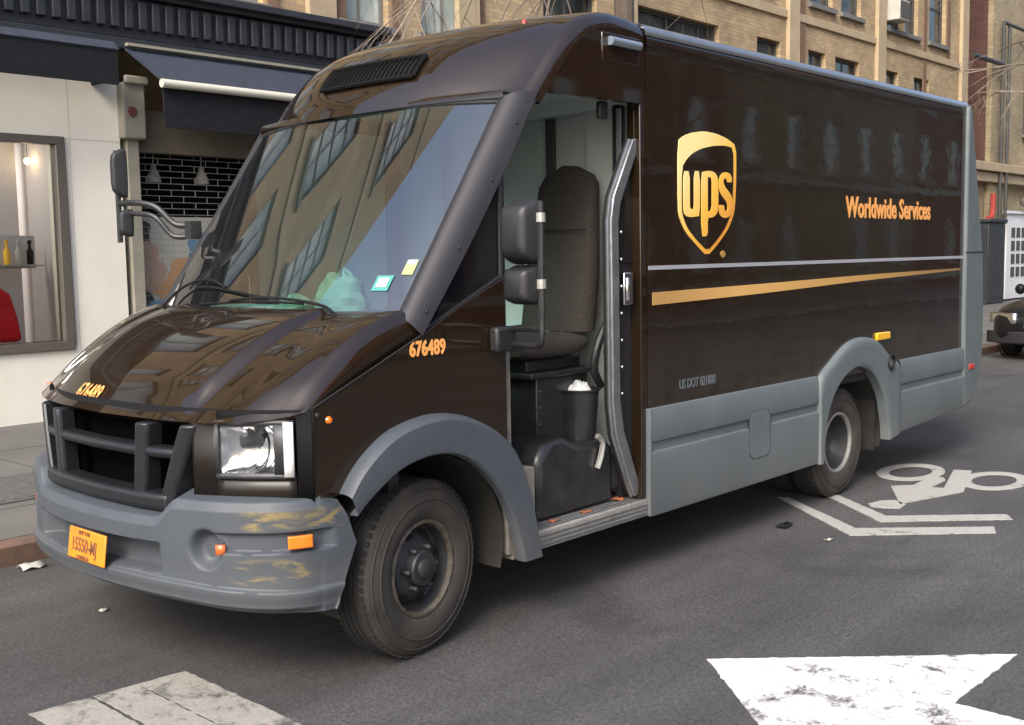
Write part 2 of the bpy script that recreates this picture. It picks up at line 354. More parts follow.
M['tan2'] = brick('yellow_brick', (.44,.35,.21), (.34,.26,.15), (.24,.21,.15))
M['redbrick'] = brick('red_brick', (.13,.05,.035), (.09,.036,.028), (.12,.09,.08))
M['redbrick2'] = brick('dark_red_brick', (.30,.085,.05), (.22,.06,.04), (.2,.12,.09))
M['stone'] = mat('tan_stone', (.44,.35,.225), .85, noise=(2.5,.3,.7), col2=(.34,.265,.165), bump=(40,.1))
M['brownstone'] = mat('brown_stone', (.20,.12,.075), .85, noise=(4,.3,.7), col2=(.15,.09,.055))
M['pale'] = mat('pale_stone', (.50,.47,.42), .85, noise=(4,.3,.7))
M['stucco'] = mat('cream_stucco', (.74,.70,.60), .9, noise=(1.2,.3,.7), col2=(.66,.62,.53), bump=(60,.12))
M['navy'] = mat('dark_navy_paint', (.018,.02,.026), .55, noise=(6,.3,.7), col2=(.028,.03,.036), bump=(30,.1))
M['awning'] = mat('navy_awning_cloth', (.009,.0098,.012), .9, spec=.2, noise=(10,.3,.7), col2=(.015,.016,.019), bump=(60,.1))
M['awning_top'] = mat('faded_awning_top', (.03,.037,.055), .8, noise=(10,.3,.7), col2=(.02,.025,.038))
M['cream'] = mat('cream_metal', (.52,.50,.42), .5)
M['greige'] = mat('greige_paint', (.20,.19,.145), .7, noise=(6,.3,.7), col2=(.27,.25,.2))
M['olive'] = mat('olive_brown_paint', (.12,.105,.08), .7, noise=(6,.3,.7))
M['bronze'] = mat('bronze_frame', (.13,.115,.095), .45, .3)
M['wire'] = mat('shutter_wire', (.27,.275,.27), .5, .4)
M['slat'] = mat('shutter_pale', (.40,.39,.34), .6)
M['black'] = mat('shop_dark', (.008,.008,.009), .7, spec=.2)
M['room'] = mat('shop_room_wall', (.50,.46,.45), .8)
M['room_dark'] = mat('shop_room_panel', (.20,.17,.165), .8)
M['room_floor'] = mat('shop_floor', (.4,.36,.32), .6)
M['frame_d'] = mat('dark_window_frame', (.055,.055,.05), .6)
M['frame_g'] = mat('grey_window_frame', (.16,.165,.15), .6)
M['pane'] = mat('window_pane', (.015,.02,.02), .12, noise=(1.3,.4,.6), col2=(.07,.08,.075))
M['pane_l'] = mat('pale_window_pane', (.34,.40,.39), .08, coat=1, noise=(1.2,.4,.6), col2=(.55,.60,.58))
M['sill'] = mat('grey_stone_sill', (.15,.15,.135), .85)
M['roofing'] = mat('roofing', (.06,.06,.06), .9)
M['bark'] = mat('grey_brown_bark', (.11,.085,.065), .9, noise=(12,.3,.7), bump=(20,.5))
M['twig'] = mat('pale_twig', (.27,.22,.175), .85, noise=(1.2,.35,.65), col2=(.12,.095,.075))
M['bin_red'] = mat('red_pipe_paint', (.33,.04,.028), .6)
M['door_white'] = mat('white_door_paint', (.72,.73,.74), .5)
M['car'] = mat('dark_car_paint', (.005,.005,.006), .35, coat=.35, spec=.2)
M['scrapm'] = mat('dry_leaf', (.32,.10,.035), .8)
M['redcloth'] = mat('red_cloth', (.65,.012,.02), .85)

# ------------------------------------------------------------------ camera
cx, cy, cz, yaw, pit, rol, foc = -2.317163, -3.428444, 1.732099, .739412, -.0966838, -.0172337, 1109.304
F = Vector((math.cos(yaw)*math.cos(pit), math.sin(yaw)*math.cos(pit), math.sin(pit)))
Rt = Vector((math.sin(yaw), -math.cos(yaw), 0)); Up = Rt.cross(F)
c_, s_ = math.cos(rol), math.sin(rol); Rt, Up = c_*Rt+s_*Up, -s_*Rt+c_*Up
cam = bpy.data.cameras.new('camera'); co = bpy.data.objects.new('camera', cam); COL.objects.link(co)
co.matrix_world = Matrix(((Rt.x,Up.x,-F.x,cx),(Rt.y,Up.y,-F.y,cy),(Rt.z,Up.z,-F.z,cz),(0,0,0,1)))
cam.sensor_width = 36; cam.lens = foc*36/1024; cam.clip_end = 2000; SC.camera = co

# ------------------------------------------------------------------ world and sun
wd = bpy.data.worlds.new('World'); SC.world = wd; wd.use_nodes = True; nt = wd.node_tree
sky = nt.nodes.new('ShaderNodeTexSky'); sky.sky_type = 'NISHITA'; sky.sun_disc = False
SUN_EL, SUN_AZ = R(42), R(200)     # azimuth measured from +X towards +Y
sky.sun_elevation = SUN_EL; sky.sun_rotation = math.pi/2 - SUN_AZ; sky.air_density = 1.0; sky.dust_density = 4.0; sky.ozone_density = 1.0
hs = nt.nodes.new('ShaderNodeHueSaturation'); hs.inputs['Saturation'].default_value = 1.05; nt.links.new(sky.outputs[0], hs.inputs['Color']); nt.links.new(hs.outputs[0], nt.nodes['Background'].inputs[0]); nt.nodes['Background'].inputs[1].default_value = .15
sl = bpy.data.lights.new('sun', 'SUN'); sl.energy = 1.5; sl.angle = R(25); sl.color = (1,.985,.96)
so = bpy.data.objects.new('sun', sl); COL.objects.link(so)
sd = Vector((math.cos(SUN_EL)*math.cos(SUN_AZ), math.cos(SUN_EL)*math.sin(SUN_AZ), math.sin(SUN_EL)))
so.rotation_euler = sd.to_track_quat('Z', 'Y').to_euler(); so.location = (0,0,30)
SC.view_settings.view_transform = 'Standard'; SC.view_settings.look = 'None'; SC.view_settings.gamma = 1
SC.view_settings.exposure = 1.2

# ------------------------------------------------------------------ ground
g = MB(); g.add([(-150,-150,0),(250,-150,0),(250,150,0),(-150,150,0)], [(0,1,2,3)])
struct(obj('road', g, M['asphalt'], smooth=False))
KY = 2.92
w = MB(); w.box(-60, 120, KY+.14, 7.9, -.2, .13); struct(obj('sidewalk', w, M['walk']))
k = MB()
x = -60
while x < 120:
    k.box(x, x+2.99, KY, KY+.138, -.2, .13); x += 3
k = obj('kerb', k, M['kerbm'], bevel=.02); struct(k)
w = MB(); w.box(-60, 200, -14.5, -10.5, -.2, .13); struct(obj('far_sidewalk', w, M['walk'])); 
k = MB(); k.box(-60, 200, -10.5, -10.36, -.2, .135); struct(obj('far_kerb', k, M['kerbc'], bevel=.02))
j = MB()
for yy in (3.85, 4.95, 6.15): j.box(-30, 60, yy, yy+.014, .128, .1325)
xx = -30
while xx < 60: j.box(xx, xx+.014, KY+.16, 7.58, .128, .1328); xx += 1.5
struct(obj('sidewalk_joints', j, M['joint']))
h = MB(); h.box(.35, 1.42, 4.0, 4.9, .128, .141)
for i in range(9): h.box(.41+i*.112, .47+i*.112, 4.06, 4.84, .14, .146)
tag(obj('cellar_hatch', h, M['hatch']), 'dark steel hatch set in the sidewalk left of the van bumper', 'hatch')

def flat(name, poly, m, z=.004, label=None, cat='road marking', holes=(), group=None):
    rng = random.Random(len(name)+len(poly)); q = []
    for a, b in zip(poly, poly[1:]+poly[:1]):
        L_ = math.hypot(b[0]-a[0], b[1]-a[1]); n_ = max(1, int(L_/.025))
        for i in range(n_): q.append((lerp(a[0],b[0],i/n_)+rng.gauss(0,.0022), lerp(a[1],b[1],i/n_)+rng.gauss(0,.0022)))
    o = obj(name, MB().prism(q, z-.003, z+.001, 'xy', holes), m, smooth=False); 
    o['kind'] = 'structure'
    return o
flat('turn_arrow_marking', [(1.615,-.942),(2.499,-1.917),(1.815,-1.905),(1.825,-4.4),(1.415,-4.4),(1.415,-1.9),(.735,-1.93)], M['rp_white'])
cwp = [(-.536,.741),(-.305,.716),(-.36,-3.4),(-.60,-3.4)]; flat('crosswalk_bar_marking', cwp, M['rp_old'])
flat('crosswalk_bar_marking', [(-.287,.714),(-.115,.696),(-.165,-3.4),(-.345,-3.4)], M['rp_old'])
flat('crosswalk_bar_marking', [(-.105,.695),(.095,.674),(.045,-3.4),(-.155,-3.4)], M['rp_old'])
CH1 = [(4.593,.367),(4.636,.312),(4.11,-.438),(4.669,-1.079),(4.517,-1.143),(3.923,-.487)]
CH2 = [(4.855,.135),(4.918,.075),(4.533,-.445),(5.045,-1.026),(4.928,-1.106),(4.357,-.483)]
flat('chevron_marking', CH1, M['rp_bike']); flat('chevron_marking', CH2, M['rp_bike'])
BF = [(5.439,-.083),(4.914,-.375),(5.551,-.568),(6.348,-.337),(6.301,-.214),(5.598,-.41),(5.566,-.334),(5.866,-.318),(5.958,-.271),(5.971,-.174),(5.569,-.199)]
BB = [(4.793,-.204),(4.945,-.233),(5.011,-.302),(4.93,-.411),(4.786,-.43),(4.735,-.337),(4.72,-.259)]
bk = MB().prism(BF, .001, .005, 'xy').prism(BB, .001, .005, 'xy')
for ox, oy in ((6.02,.01),(6.07,-.60)):
    e = lambda a, b: [(ox+a*math.cos(t)+.10*b*math.sin(t), oy+b*math.sin(t)) for t in [2*math.pi*i/40 for i in range(40)]]
    bk.prism(e(.37,.235), .0015, .0055, 'xy', [e(.245,.145)])
struct(obj('bike_marking', bk, M['rp_bike'], smooth=False))

# ------------------------------------------------------------------ the van
van = thing('delivery_van', 'brown step van with gold shield and open driver door, stopped on the road', 'van', (3.0, YC, 0))
def part(name, mb, m, parent=None, **k): return obj(name, mb, M[m] if isinstance(m, str) else m, parent or van, **k)

# --- cap above the windscreen, running into the roof
CS = [(1.60,2.485),(1.665,2.56),(1.77,2.685),(1.88,2.795),(2.02,2.888),(2.19,2.935),(2.35,2.94),(2.50,2.925)]
CC = [(1.36,2.45),(1.39,2.55),(1.47,2.67),(1.60,2.785),(1.80,2.885),(2.03,2.945),(2.28,2.97),(2.50,2.968)]
nt_ = 26
cs = spline([(a,0,b) for a,b in CS], nt_); cc = spline([(a,0,b) for a,b in CC], nt_)
rr = .085
def cap_row(i):
    S, Cn = cs[i], cc[i]; t = (cs[min(i+1,nt_-1)]-cs[max(i-1,0)]).normalized(); n_ = Vector((t.z,0,-t.x))   # inward normal
    if n_.z > 0: n_ = -n_
    half = []
    for a in range(0, 7):
        th = a/6*math.pi/2; p = S + n_*rr*(1-math.sin(th)); half.append((p.x, rr*(1-math.cos(th)), p.z))
    for a in range(1, 15):
        y = lerp(rr, YC, a/14); d = 1-(y-rr)/(YC-rr); wgt = d**2.4; p = Cn*(1-wgt)+S*wgt; half.append((p.x, y, p.z))
    return half + [(x, W-y, z) for x, y, z in half[:-1][::-1]]
rows = [cap_row(i) for i in range(nt_)]
part('cap', MB().grid(rows), 'paint')
# flat side cheek of the cap
poly = [(r_[0][0], r_[0][2]) for r_ in rows]
for s in (0, 1):
    m_ = MB().prism(poly + [(2.515,2.50),(1.72,2.492)], .0, .03)
    m_.v = [(x, y+.0015, z) for x, y, z in m_.v]
    part('cap_cheek', m_ if s == 0 else m_.mirror_y(), 'paint')
# vent slats on the cap
v = MB(); vb = MB()
def cap_pt(ti, y, off=0.0):
    """point on the cap surface at profile index ti (float) and y"""
    k_ = min(int(ti), nt_-2); f = ti-k_; S = cs[k_].lerp(cs[k_+1], f); Cn = cc[k_].lerp(cc[k_+1], f)
    d = min(1, abs(y-YC)/(YC-rr)); p = Cn*(1-d**2.4)+S*d**2.4
    t = (cc[k_+1]-cc[k_]).normalized(); n_ = Vector((-t.z,0,t.x)); p = p+n_*off
    return Vector((p.x, y, p.z))
vy0, vy1, vt0, vt1 = .62, 1.30, 5.0, 8.2
P = [[cap_pt(lerp(vt0,vt1,b/4), lerp(vy0,vy1,a/12), .006) for b in range(5)] for a in range(13)]
vb.grid(P); vent = part('roof_vent', vb, 'black', solid=.01)
for a in range(23):
    y = lerp(vy0, vy1, a/22); q = [cap_pt(lerp(vt0,vt1,b/4), y, .014) for b in range(5)]
    v.tube(q, .005, 5)
for tt in (vt0, vt1): v.tube([cap_pt(tt, lerp(vy0,vy1,a/12), .014) for a in range(13)], .012, 6)
for y in (vy0, vy1): v.tube([cap_pt(lerp(vt0,vt1,b/4), y, .014) for b in range(5)], .012, 6)
obj('slats', v, M['fascia_b'], vent)
# clearance lamps on the cap
for y in (.30,):
    p = cap_pt(14.0, y, .002); part('clearance_lamp', MB().lathe([(.0,.008),(.009,.007),(.013,.003),(.014,-.01)], p, 'z', 14), 'red')
# recessed side lamp on the cheek
lp = MB().box(2.14,2.455,-.004,.01,2.685,2.825); lamp = part('side_lamp', lp, M['paint'], bevel=.012)
lt = MB().tube([(2.185,-.018,2.782),(2.43,-.018,2.782)], [.023,.023], 12); obj('lens', lt, mat('grey_lamp_lens', (.16,.19,.23), .18, coat=1), lamp)

# --- cargo box
XB0, XB1 = 2.49, 7.02
for s in (0,1):
    m_ = MB().box(XB0+.03, XB1, 0, .03, .86, 2.775)
    part('cargo_side', m_ if s == 0 else m_.mirror_y(), 'paint_side')
    # upper band over the groove and rounded rail on top
    prof = [(.012,2.772),(.0,2.79),(.0,2.84),(.012,2.868)]
    m_ = MB().grid([[(x_, y, z) for y, z in prof] for x_ in (XB0+.03, XB1)]); m_.box(XB0+.03,XB1,.014,.05,2.76,2.85)
    part('top_band', m_ if s == 0 else m_.mirror_y(), 'paint')
    prof = [(.004,2.850),(-.004,2.853)] + [(.055-.060*math.cos(a), 2.862+.056*math.sin(a)) for a in [math.pi/2*i/6 for i in range(7)]] + [(.11,2.922)]
    m_ = MB().grid([[(x_, y, z) for y, z in prof] for x_ in (2.50, 3.5, 4.5, 5.5, 6.5, 7.03)])
    part('roof_rail', m_ if s == 0 else m_.mirror_y(), mat('sky_sheen_rail', (.22,.225,.235), .28, .6, coat=.5, noise=(5,.3,.7), col2=(.17,.175,.18)))  # grey metal colour carries the sky's sheen on the brown rail
    m_ = MB().box(2.462, 2.517, .003, .09, .42, 2.77)
    part('door_post', m_ if s == 0 else m_.mirror_y(), 'paint', bevel=.006)
m_ = MB().grid([[(x_, y, 2.915+.04*(1-((y-YC)/.95)**2)) for y in [lerp(.09,W-.09,i/10) for i in range(11)]] for x_ in (2.51, 4, 5.5, 7.04)])
part('roof', m_, 'white', solid=.02)
part('rear_wall', MB().box(7.0,7.06,.04,W-.04,.6,2.9), 'paint')
part('cargo_floor', MB().box(2.6,7.1,.035,W-.035,.80,.86), 'under')

# seams and decals on the near side
for s in (0,):
    part('silver_stripe', MB().box(2.525,7.0,-.0035,.002,1.640,1.662), 'silver')
    g_ = [(2.60,1.452),(2.60,1.520)]; top = spline([(2.56,1.520,0),(3.8,1.532,0),(5.2,1.55,0),(6.92,1.562,0)], 14); bot = spline([(6.92,1.545,0),(5.2,1.512,0),(3.8,1.475,0),(2.56,1.452,0)], 14)
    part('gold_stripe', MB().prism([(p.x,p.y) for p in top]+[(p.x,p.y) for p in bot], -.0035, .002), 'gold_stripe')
SH = [(2.803,2.332),(2.854,2.36),(2.935,2.384),(3.06,2.401),(3.189,2.396),(3.311,2.374),(3.402,2.34),(3.405,2.156),(3.392,1.988),(3.369,1.928),(3.313,1.856),(3.223,1.785),(3.092,1.703),(2.975,1.774),(2.872,1.842),(2.821,1.91),(2.802,1.965)]
FI = [(2.839,2.192),(2.884,2.237),(2.945,2.274),(3.039,2.306),(3.168,2.327),(3.278,2.334),(3.368,2.325),(3.369,2.155),(3.358,1.988),(3.335,1.934),(3.283,1.868),(3.201,1.802),(3.092,1.736),(2.992,1.791),(2.896,1.856),(2.852,1.916),(2.834,1.966)]
U_ = [(2.847,2.171),(2.91,2.174),(2.909,1.984),(2.917,1.97),(2.93,1.965),(2.946,1.97),(2.953,1.985),(2.953,2.176),(3.012,2.178),(3.011,1.93),(2.965,1.926),(2.923,1.922),(2.882,1.926),(2.856,1.938),(2.846,1.966)]
P_ = [(3.026,2.173),(3.071,2.181),(3.114,2.184),(3.15,2.181),(3.179,2.168),(3.196,2.148),(3.203,2.125),(3.203,1.984),(3.194,1.955),(3.172,1.935),(3.135,1.923),(3.092,1.922),(3.092,1.818),(3.026,1.817)]
PH = [(3.092,2.148),(3.116,2.148),(3.131,2.14),(3.135,2.122),(3.135,1.989),(3.129,1.971),(3.114,1.959),(3.092,1.958)]
S_ = [(3.35,2.128),(3.296,2.126),(3.294,2.141),(3.276,2.15),(3.26,2.143),(3.258,2.123),(3.272,2.101),(3.314,2.076),(3.344,2.053),(3.358,2.023),(3.356,1.976),(3.34,1.942),(3.306,1.926),(3.267,1.922),(3.234,1.93),(3.214,1.949),(3.21,1.979),(3.21,1.996),(3.265,1.997),(3.267,1.974),(3.283,1.96),(3.301,1.969),(3.303,1.996),(3.29,2.017),(3.247,2.044),(3.221,2.067),(3.212,2.096),(3.212,2.137),(3.227,2.165),(3.256,2.181),(3.289,2.184),(3.328,2.177),(3.348,2.156)]
RG = [(3.261,1.738),(3.279,1.73),(3.288,1.716),(3.279,1.702),(3.261,1.695),(3.243,1.703),(3.234,1.717),(3.243,1.73)]
def rnd(pl, n=6):
    """rounds an outline slightly (Chaikin), keeping it closed"""
    for _ in range(1):
        q = []
        for a, b in zip(pl, pl[1:]+pl[:1]):
            q += [(a[0]*.8+b[0]*.2, a[1]*.8+b[1]*.2), (a[0]*.2+b[0]*.8, a[1]*.2+b[1]*.8)]
        pl = q
    return pl
emb = part('shield_emblem', MB().prism(rnd(SH), -.004, .001), 'gold')
obj('shield_field', MB().prism(rnd(FI), -.0062, -.003), M['paint'], emb)
obj('emblem_letters', MB().prism(rnd(U_), -.0085, -.005).prism(rnd(P_), -.0085, -.005, holes=[PH]).prism(rnd(S_), -.0085, -.005), M['gold'], emb)
part('registered_mark', MB().prism(RG, -.004, .001), mat('dull_gold', (.36,.21,.06), .4))
part('side_lettering', text_mb('Worldwide Services', .196, (4.83,-.003,1.952), (1,0,0), (0,0,1), xs=.90, bold=.0055, space=1.0), 'orange_txt')
part('fleet_number', text_mb('676489', .088, (.815,.008,1.315), (1,0,0), (0,0,1), xs=.80, bold=.003), 'orange_txt')
part('worn_lettering', text_mb('US DOT 021800', .075, (2.81,-.003,.975), (1,0,.0), (0,0,1), xs=.72, bold=.0015), 'faint_txt')
mk = part('side_marker', MB().box(5.32,5.55,-.018,.002,1.072,1.128), 'yellow', bevel=.008)
for xr in (2.60, 4.0, 5.5, 6.97):
    pass

# --- grey skirts
def sweep_skirt(x0, x1, bot=lambda x: .315):
    prof = lambda x: [(.012,.905),(-.014,.897),(-.024,.868),(-.027,.735),(-.024,.722),(-.010,.713),(-.010,.668),(-.024,.659),(-.027,.645),(-.025,bot(x)+.02),(-.018,bot(x)),(.03,bot(x))]
    n = 12; return MB().grid([[(lerp(x0,x1,i/n), y, z) for y, z in prof(lerp(x0,x1,i/n))] for i in range(n+1)])
def fender(outer, inner, bulge, n=44, y_in=.10, y0=.012):
    o_, i_ = spline([(a,0,b) for a,b in outer], n), spline([(a,0,b) for a,b in inner], n)
    prof = [(0,y0),(.0,-.3*bulge),(.05,-.75*bulge),(.14,-bulge*.98),(.3,-bulge),(.8,-bulge*1.04),(.95,-bulge*1.0),(1.0,-bulge*.8),(1.0,y_in)]
    return MB().grid([[(lerp(a.x,b.x,t), y, lerp(a.z,b.z,t)) for t, y in prof] for a, b in zip(o_, i_)])
AO = [(4.42,.31),(4.42,.62),(4.43,.87),(4.62,.99),(4.84,1.088),(5.07,1.115),(5.30,1.08),(5.47,.985),(5.62,.915),(5.71,.86),(5.71,.62),(5.71,.36)]
AI = [(4.47,.31),(4.49,.48),(4.54,.64),(4.64,.78),(4.80,.875),(4.99,.915),(5.18,.87),(5.31,.78),(5.41,.66),(5.455,.55),(5.49,.44),(5.505,.33)]
FO = [(.42,.80),(.48,.88),(.56,.95),(.66,1.01),(.78,1.045),(.92,1.06),(1.06,1.045),(1.19,1.0),(1.31,.935),(1.42,.83),(1.50,.66),(1.545,.50),(1.585,.31)]
FI_ = [(.455,.71),(.51,.755),(.58,.80),(.67,.85),(.77,.88),(.89,.892),(1.01,.875),(1.12,.825),(1.22,.745),(1.31,.64),(1.37,.53),(1.41,.42),(1.44,.31)]
for s in (0,1):
    mm = (lambda m: m) if s == 0 else (lambda m: m.mirror_y())
    sk = part('skirt', mm(sweep_skirt(2.505, 4.415)), 'grey')
    if s == 0:
        rr_ = lambda x0,x1,z0,z1,r_: [(x0+r_,z0),(x1-r_,z0),(x1,z0+r_),(x1,z1-r_),(x1-r_,z1),(x0+r_,z1),(x0,z1-r_),(x0,z0+r_)]
        obj('fuel_flap', MB().prism(rr_(3.526,3.774,.475,.765,.038), -.0292, -.02, holes=[]), M['grey'], sk, bevel=.004)
        obj('flap_seam', MB().prism(rr_(3.523,3.777,.472,.768,.04), -.0282, -.02), M['steel'], sk)
    part('skirt', mm(sweep_skirt(5.715, 7.0, lambda x: lerp(.355,.40,(x-5.7)/1.3))), 'grey')
    part('fender_flare', mm(fender(AO, AI, .042, y_in=.03)), 'grey')
    part('fender_flare', mm(fender(FO, FI_, .065, y0=.03, y_in=-.01)), 'grey_d')
    # rear corner post
    PO = [(6.975,2.865),(7.03,2.885),(7.07,2.80),(7.13,2.56),(7.22,2.2),(7.31,1.88),(7.36,1.69),(7.395,1.3),(7.41,.95),(7.37,.70),(7.28,.50),(7.17,.435),(6.985,.40),(6.985,.87),(6.975,1.2)]
    post = part('corner_post', mm(MB().prism(PO, -.03, .10)), 'grey', bevel=.02)
    obj('post_seam', mm(MB().box(6.98,7.375,-.0325,-.02,1.684,1.694)), M['dark'], post)
    part('red_reflector', mm(MB().box(7.09,7.2,-.037,-.028,.71,.755)), 'red', bevel=.004)
part('rear_bumper', MB().box(7.05,7.36,.08,W-.08,.45,.62), 'dark', bevel=.02)
fc = part('fuel_filler', MB().lathe([(.0,.006),(.03,.006),(.036,.0),(.055,.0),(.055,-.012)], (5.50,-.046,.905), 'y', 24), 'dark')
part('skirt_end', MB().box(2.500,2.52,-.024,.03,.32,.90), 'grey', bevel=.004)

# --- cab side panels with quarter windows
PN = [(.30,.79),(.30,1.155),(.60,1.280),(.90,1.405),(1.02,1.465),(1.415,1.635),(1.415,.83),(1.30,.90),(1.18,.97),(1.06,1.01),(.92,1.03),(.78,1.01),(.66,.97),(.56,.91),(.48,.84),(.44,.79)]
for s in (0,1):
    mm = (lambda m: m) if s == 0 else (lambda m: m.mirror_y())
    pnl = part('cab_side', mm(MB().prism(PN, .010, .05)), 'paint', bevel=.004)
    qw = part('quarter_window', mm(MB().prism([(.97,1.443),(1.40,1.632),(1.40,2.04)], .034, .044)), 'glass_dark')
    obj('window_frame', mm(MB().tube([(.93,.03,1.425),(1.405,.03,1.635)], .009, 6).tube([(1.408,.03,1.60),(1.408,.03,2.10)], .012, 8)), M['dark'], qw)
    part('grab_handle', mm(MB().tube(spline([(1.42,.02,1.89),(1.50,.0,1.87),(1.535,-.01,1.79),(1.53,-.01,1.72),(1.48,.0,1.665),(1.42,.02,1.65)], 16), .014, 8)), 'dark')
    ml = part('cab_marker', mm(MB().lathe([(.0,.012),(.011,.009),(.016,0)], (.38,.009,1.10), 'y', 12, -1)), 'amber')
    for q in ((.305,1.125),(.305,.80)): part('bolt', mm(MB().lathe([(0,.006),(.008,.004),(.011,0)], (q[0]+.02,.009,q[1]), 'y', 8, -1)), 'steel')
    if s == 1:   # far door closed
        part('far_door', MB().prism([(1.44,.42),(2.5,.42),(2.5,2.5),(1.74,2.5),(1.44,2.06)], W-.06, W-.03), 'wall_in')

# --- hood
def hl(d):  # front lip in plan and its height
    return pch(d, [0,.35,.62,.8,.93,1.0], [-.045,-.02,.025,.09,.20,.275]), pch(d, [0,.62,.9,1.0], [1.096,1.098,1.115,1.145])
def hr(d): return .70+.145*(d/.93)**2.2, 1.468+.03*d
def seam_z(x): return 1.150+(x-.29)*.418
def hood_z(x, d):
    pass
def hood_pt(t, d):
    d = abs(d); dd = min(d, .945)
    xl, zl = hl(dd); xr, zr = hr(dd); x_ = lerp(xl, xr, t); k_ = 1-(1-t)**1.35; z_ = lerp(zl, zr, k_)
    env = sm(0,.22,t)
    z_ += env*.050*(1-sm(.545,.585,dd)) * (1-.40*t)       # raised middle
    z_ += env*.020*sm(.72,.90,dd)*(1-.5*t)
    z_ += .02*math.sin(t*math.pi)
    if d > .945:
        q = (d-.945)/.055; xl1 = hl(1.0)[0]; x1 = lerp(xl1, .90, t); z1 = seam_z(x1)+.004
        x_ = lerp(x_, x1, q); z_ = lerp(z_, z1, q**1.7)
    return x_, z_
ds = [lerp(-1,1,i/96) for i in range(97)]
rows = []
for it in range(-2, 41):
    t = max(it,0)/40; row = []
    for d in ds:
        x_, z_ = hood_pt(t, d); y_ = YC + d*(YC-.014)
        if it < 0: x_ += .014*(-it); z_ -= .009*(-it)**1.2
        row.append((x_, y_, z_))
    rows.append(row)
hood = part('hood', MB().grid(rows), 'paint', ang=50, solid=.012)
def hp(t, d): x_, z_ = hood_pt(t, d); return Vector((x_, YC+d*(YC-.014), z_))
_t = text_mb('676489', .078, (0,0,0), (1,0,0), (0,1,0), xs=.92, bold=.0012, depth=.001, space=1.08)
_v = []
for (a, b, c) in _t.v:
    tt, dd_ = .05+b/.80, .31-a/(YC-.014); p = hp(tt, dd_); nrm = (hp(tt,dd_-.02)-p).cross(hp(tt+.02,dd_)-p).normalized()
    _v.append(tuple(p+nrm*(.008+c)))
_t.v = _v
obj('hood_number', _t, M['orange_txt'], hood)
for d in (.93, ):
    x_, z_ = hood_pt(.04, d*.93); part('hood_lamp', MB().lathe([(0,.012),(.012,.009),(.018,0)], (x_, YC+d*.93*(YC-.014), z_+.002), 'z', 12), 'amberdeep')
# seam between hood and side panels (a dark rubber line)
for s in (0,1):
    m_ = MB().tube([(.29,.008,1.150),(.60,.008,1.280),(.90,.008,1.408)], .004, 6)
    part('hood_seam', m_ if s == 0 else m_.mirror_y(), 'dark')

# --- front fascia under the hood, grille, lamps
def fx(d): return pch(abs(d), [0,.3,.5,.62,.7,.8,.93,1.0], [-.05,-.035,.0,.042,.078,.135,.235,.30])
def fy(d): return YC+d*(YC-.012)
def strip(d0, d1, z0, z1, off=0, n=10, m=2, zoff=None):
    return MB().grid([[(fx(lerp(d0,d1,i/n))+off+(zoff(lerp(z0,z1,j/m)) if zoff else 0), fy(lerp(d0,d1,i/n)), lerp(z0,z1,j/m)) for j in range(m+1)] for i in range(n+1)])
f_ = MB()
for s in (-1,1):
    f_ = MB()
    for a,b,c,d_ in ((.60,.70,.78,1.10),(.70,.955,.78,.885)):
        q = strip(s*a, s*b, c, d_, .0); f_.add(q.v, q.f)
    part('front_fascia', f_, 'fascia', solid=.015)
    f_ = MB()
    for a,b,c,d_ in ((.70,.955,1.106,1.15),(.955,1.0,.78,1.15)):
        q = strip(s*a, s*b, c, d_, .004); f_.add(q.v, q.f)
    part('lamp_surround', f_, 'fascia_b', solid=.015)
part('radiator', strip(-.68,.68,.72,1.12,.12,n=24), mat('radiator_black', (.003,.003,.003), .95, spec=0))
part('lip_gap', strip(-.99,.99,1.085,1.15,.035,n=30), 'black')
for s in (-1,1):
    lo = MB(); P = []
    n, m = 26, 20
    for i in range(n+1):
        u_ = i/n; row = []
        for j_ in range(m+1):
            v_ = j_/m; d = s*lerp(.70,.90,u_); ex = (4*u_*(1-u_))**.6*(4*v_*(1-v_))**.5
            facet = .004*math.sin(u_*38)*ex
            row.append((fx(d)+.004+.085*ex+facet, fy(d), lerp(.90,1.095,v_)))
        P.append(row)
    hd = part('headlight', MB().grid(P), 'refl')
    fr = MB(); 
    for a,b,c,d_ in ((.70,.955,1.092,1.112),(.70,.955,.882,.902),(.70,.712,.9,1.095),(.895,.93,.9,1.095)):
        q = strip(s*a, s*b, c, d_, -.004); fr.add(q.v, q.f)
    obj('bezel', fr, M['steel'], hd, solid=.02)
    obj('bulb', MB().lathe([(0,-.035),(.02,-.03),(.026,-.01),(.026,.05)], (fx(.79)+.03, fy(s*.79), 1.02), 'x', 16), M['steel'], hd)
    obj('marker_strip', strip(s*.93, s*.957, .892, 1.105, -.014, 3, 3), M['white'], hd, solid=.02)
    obj('lens', strip(s*.703, s*.93, .895, 1.10, -.012, 12, 4), M['lens'], hd)
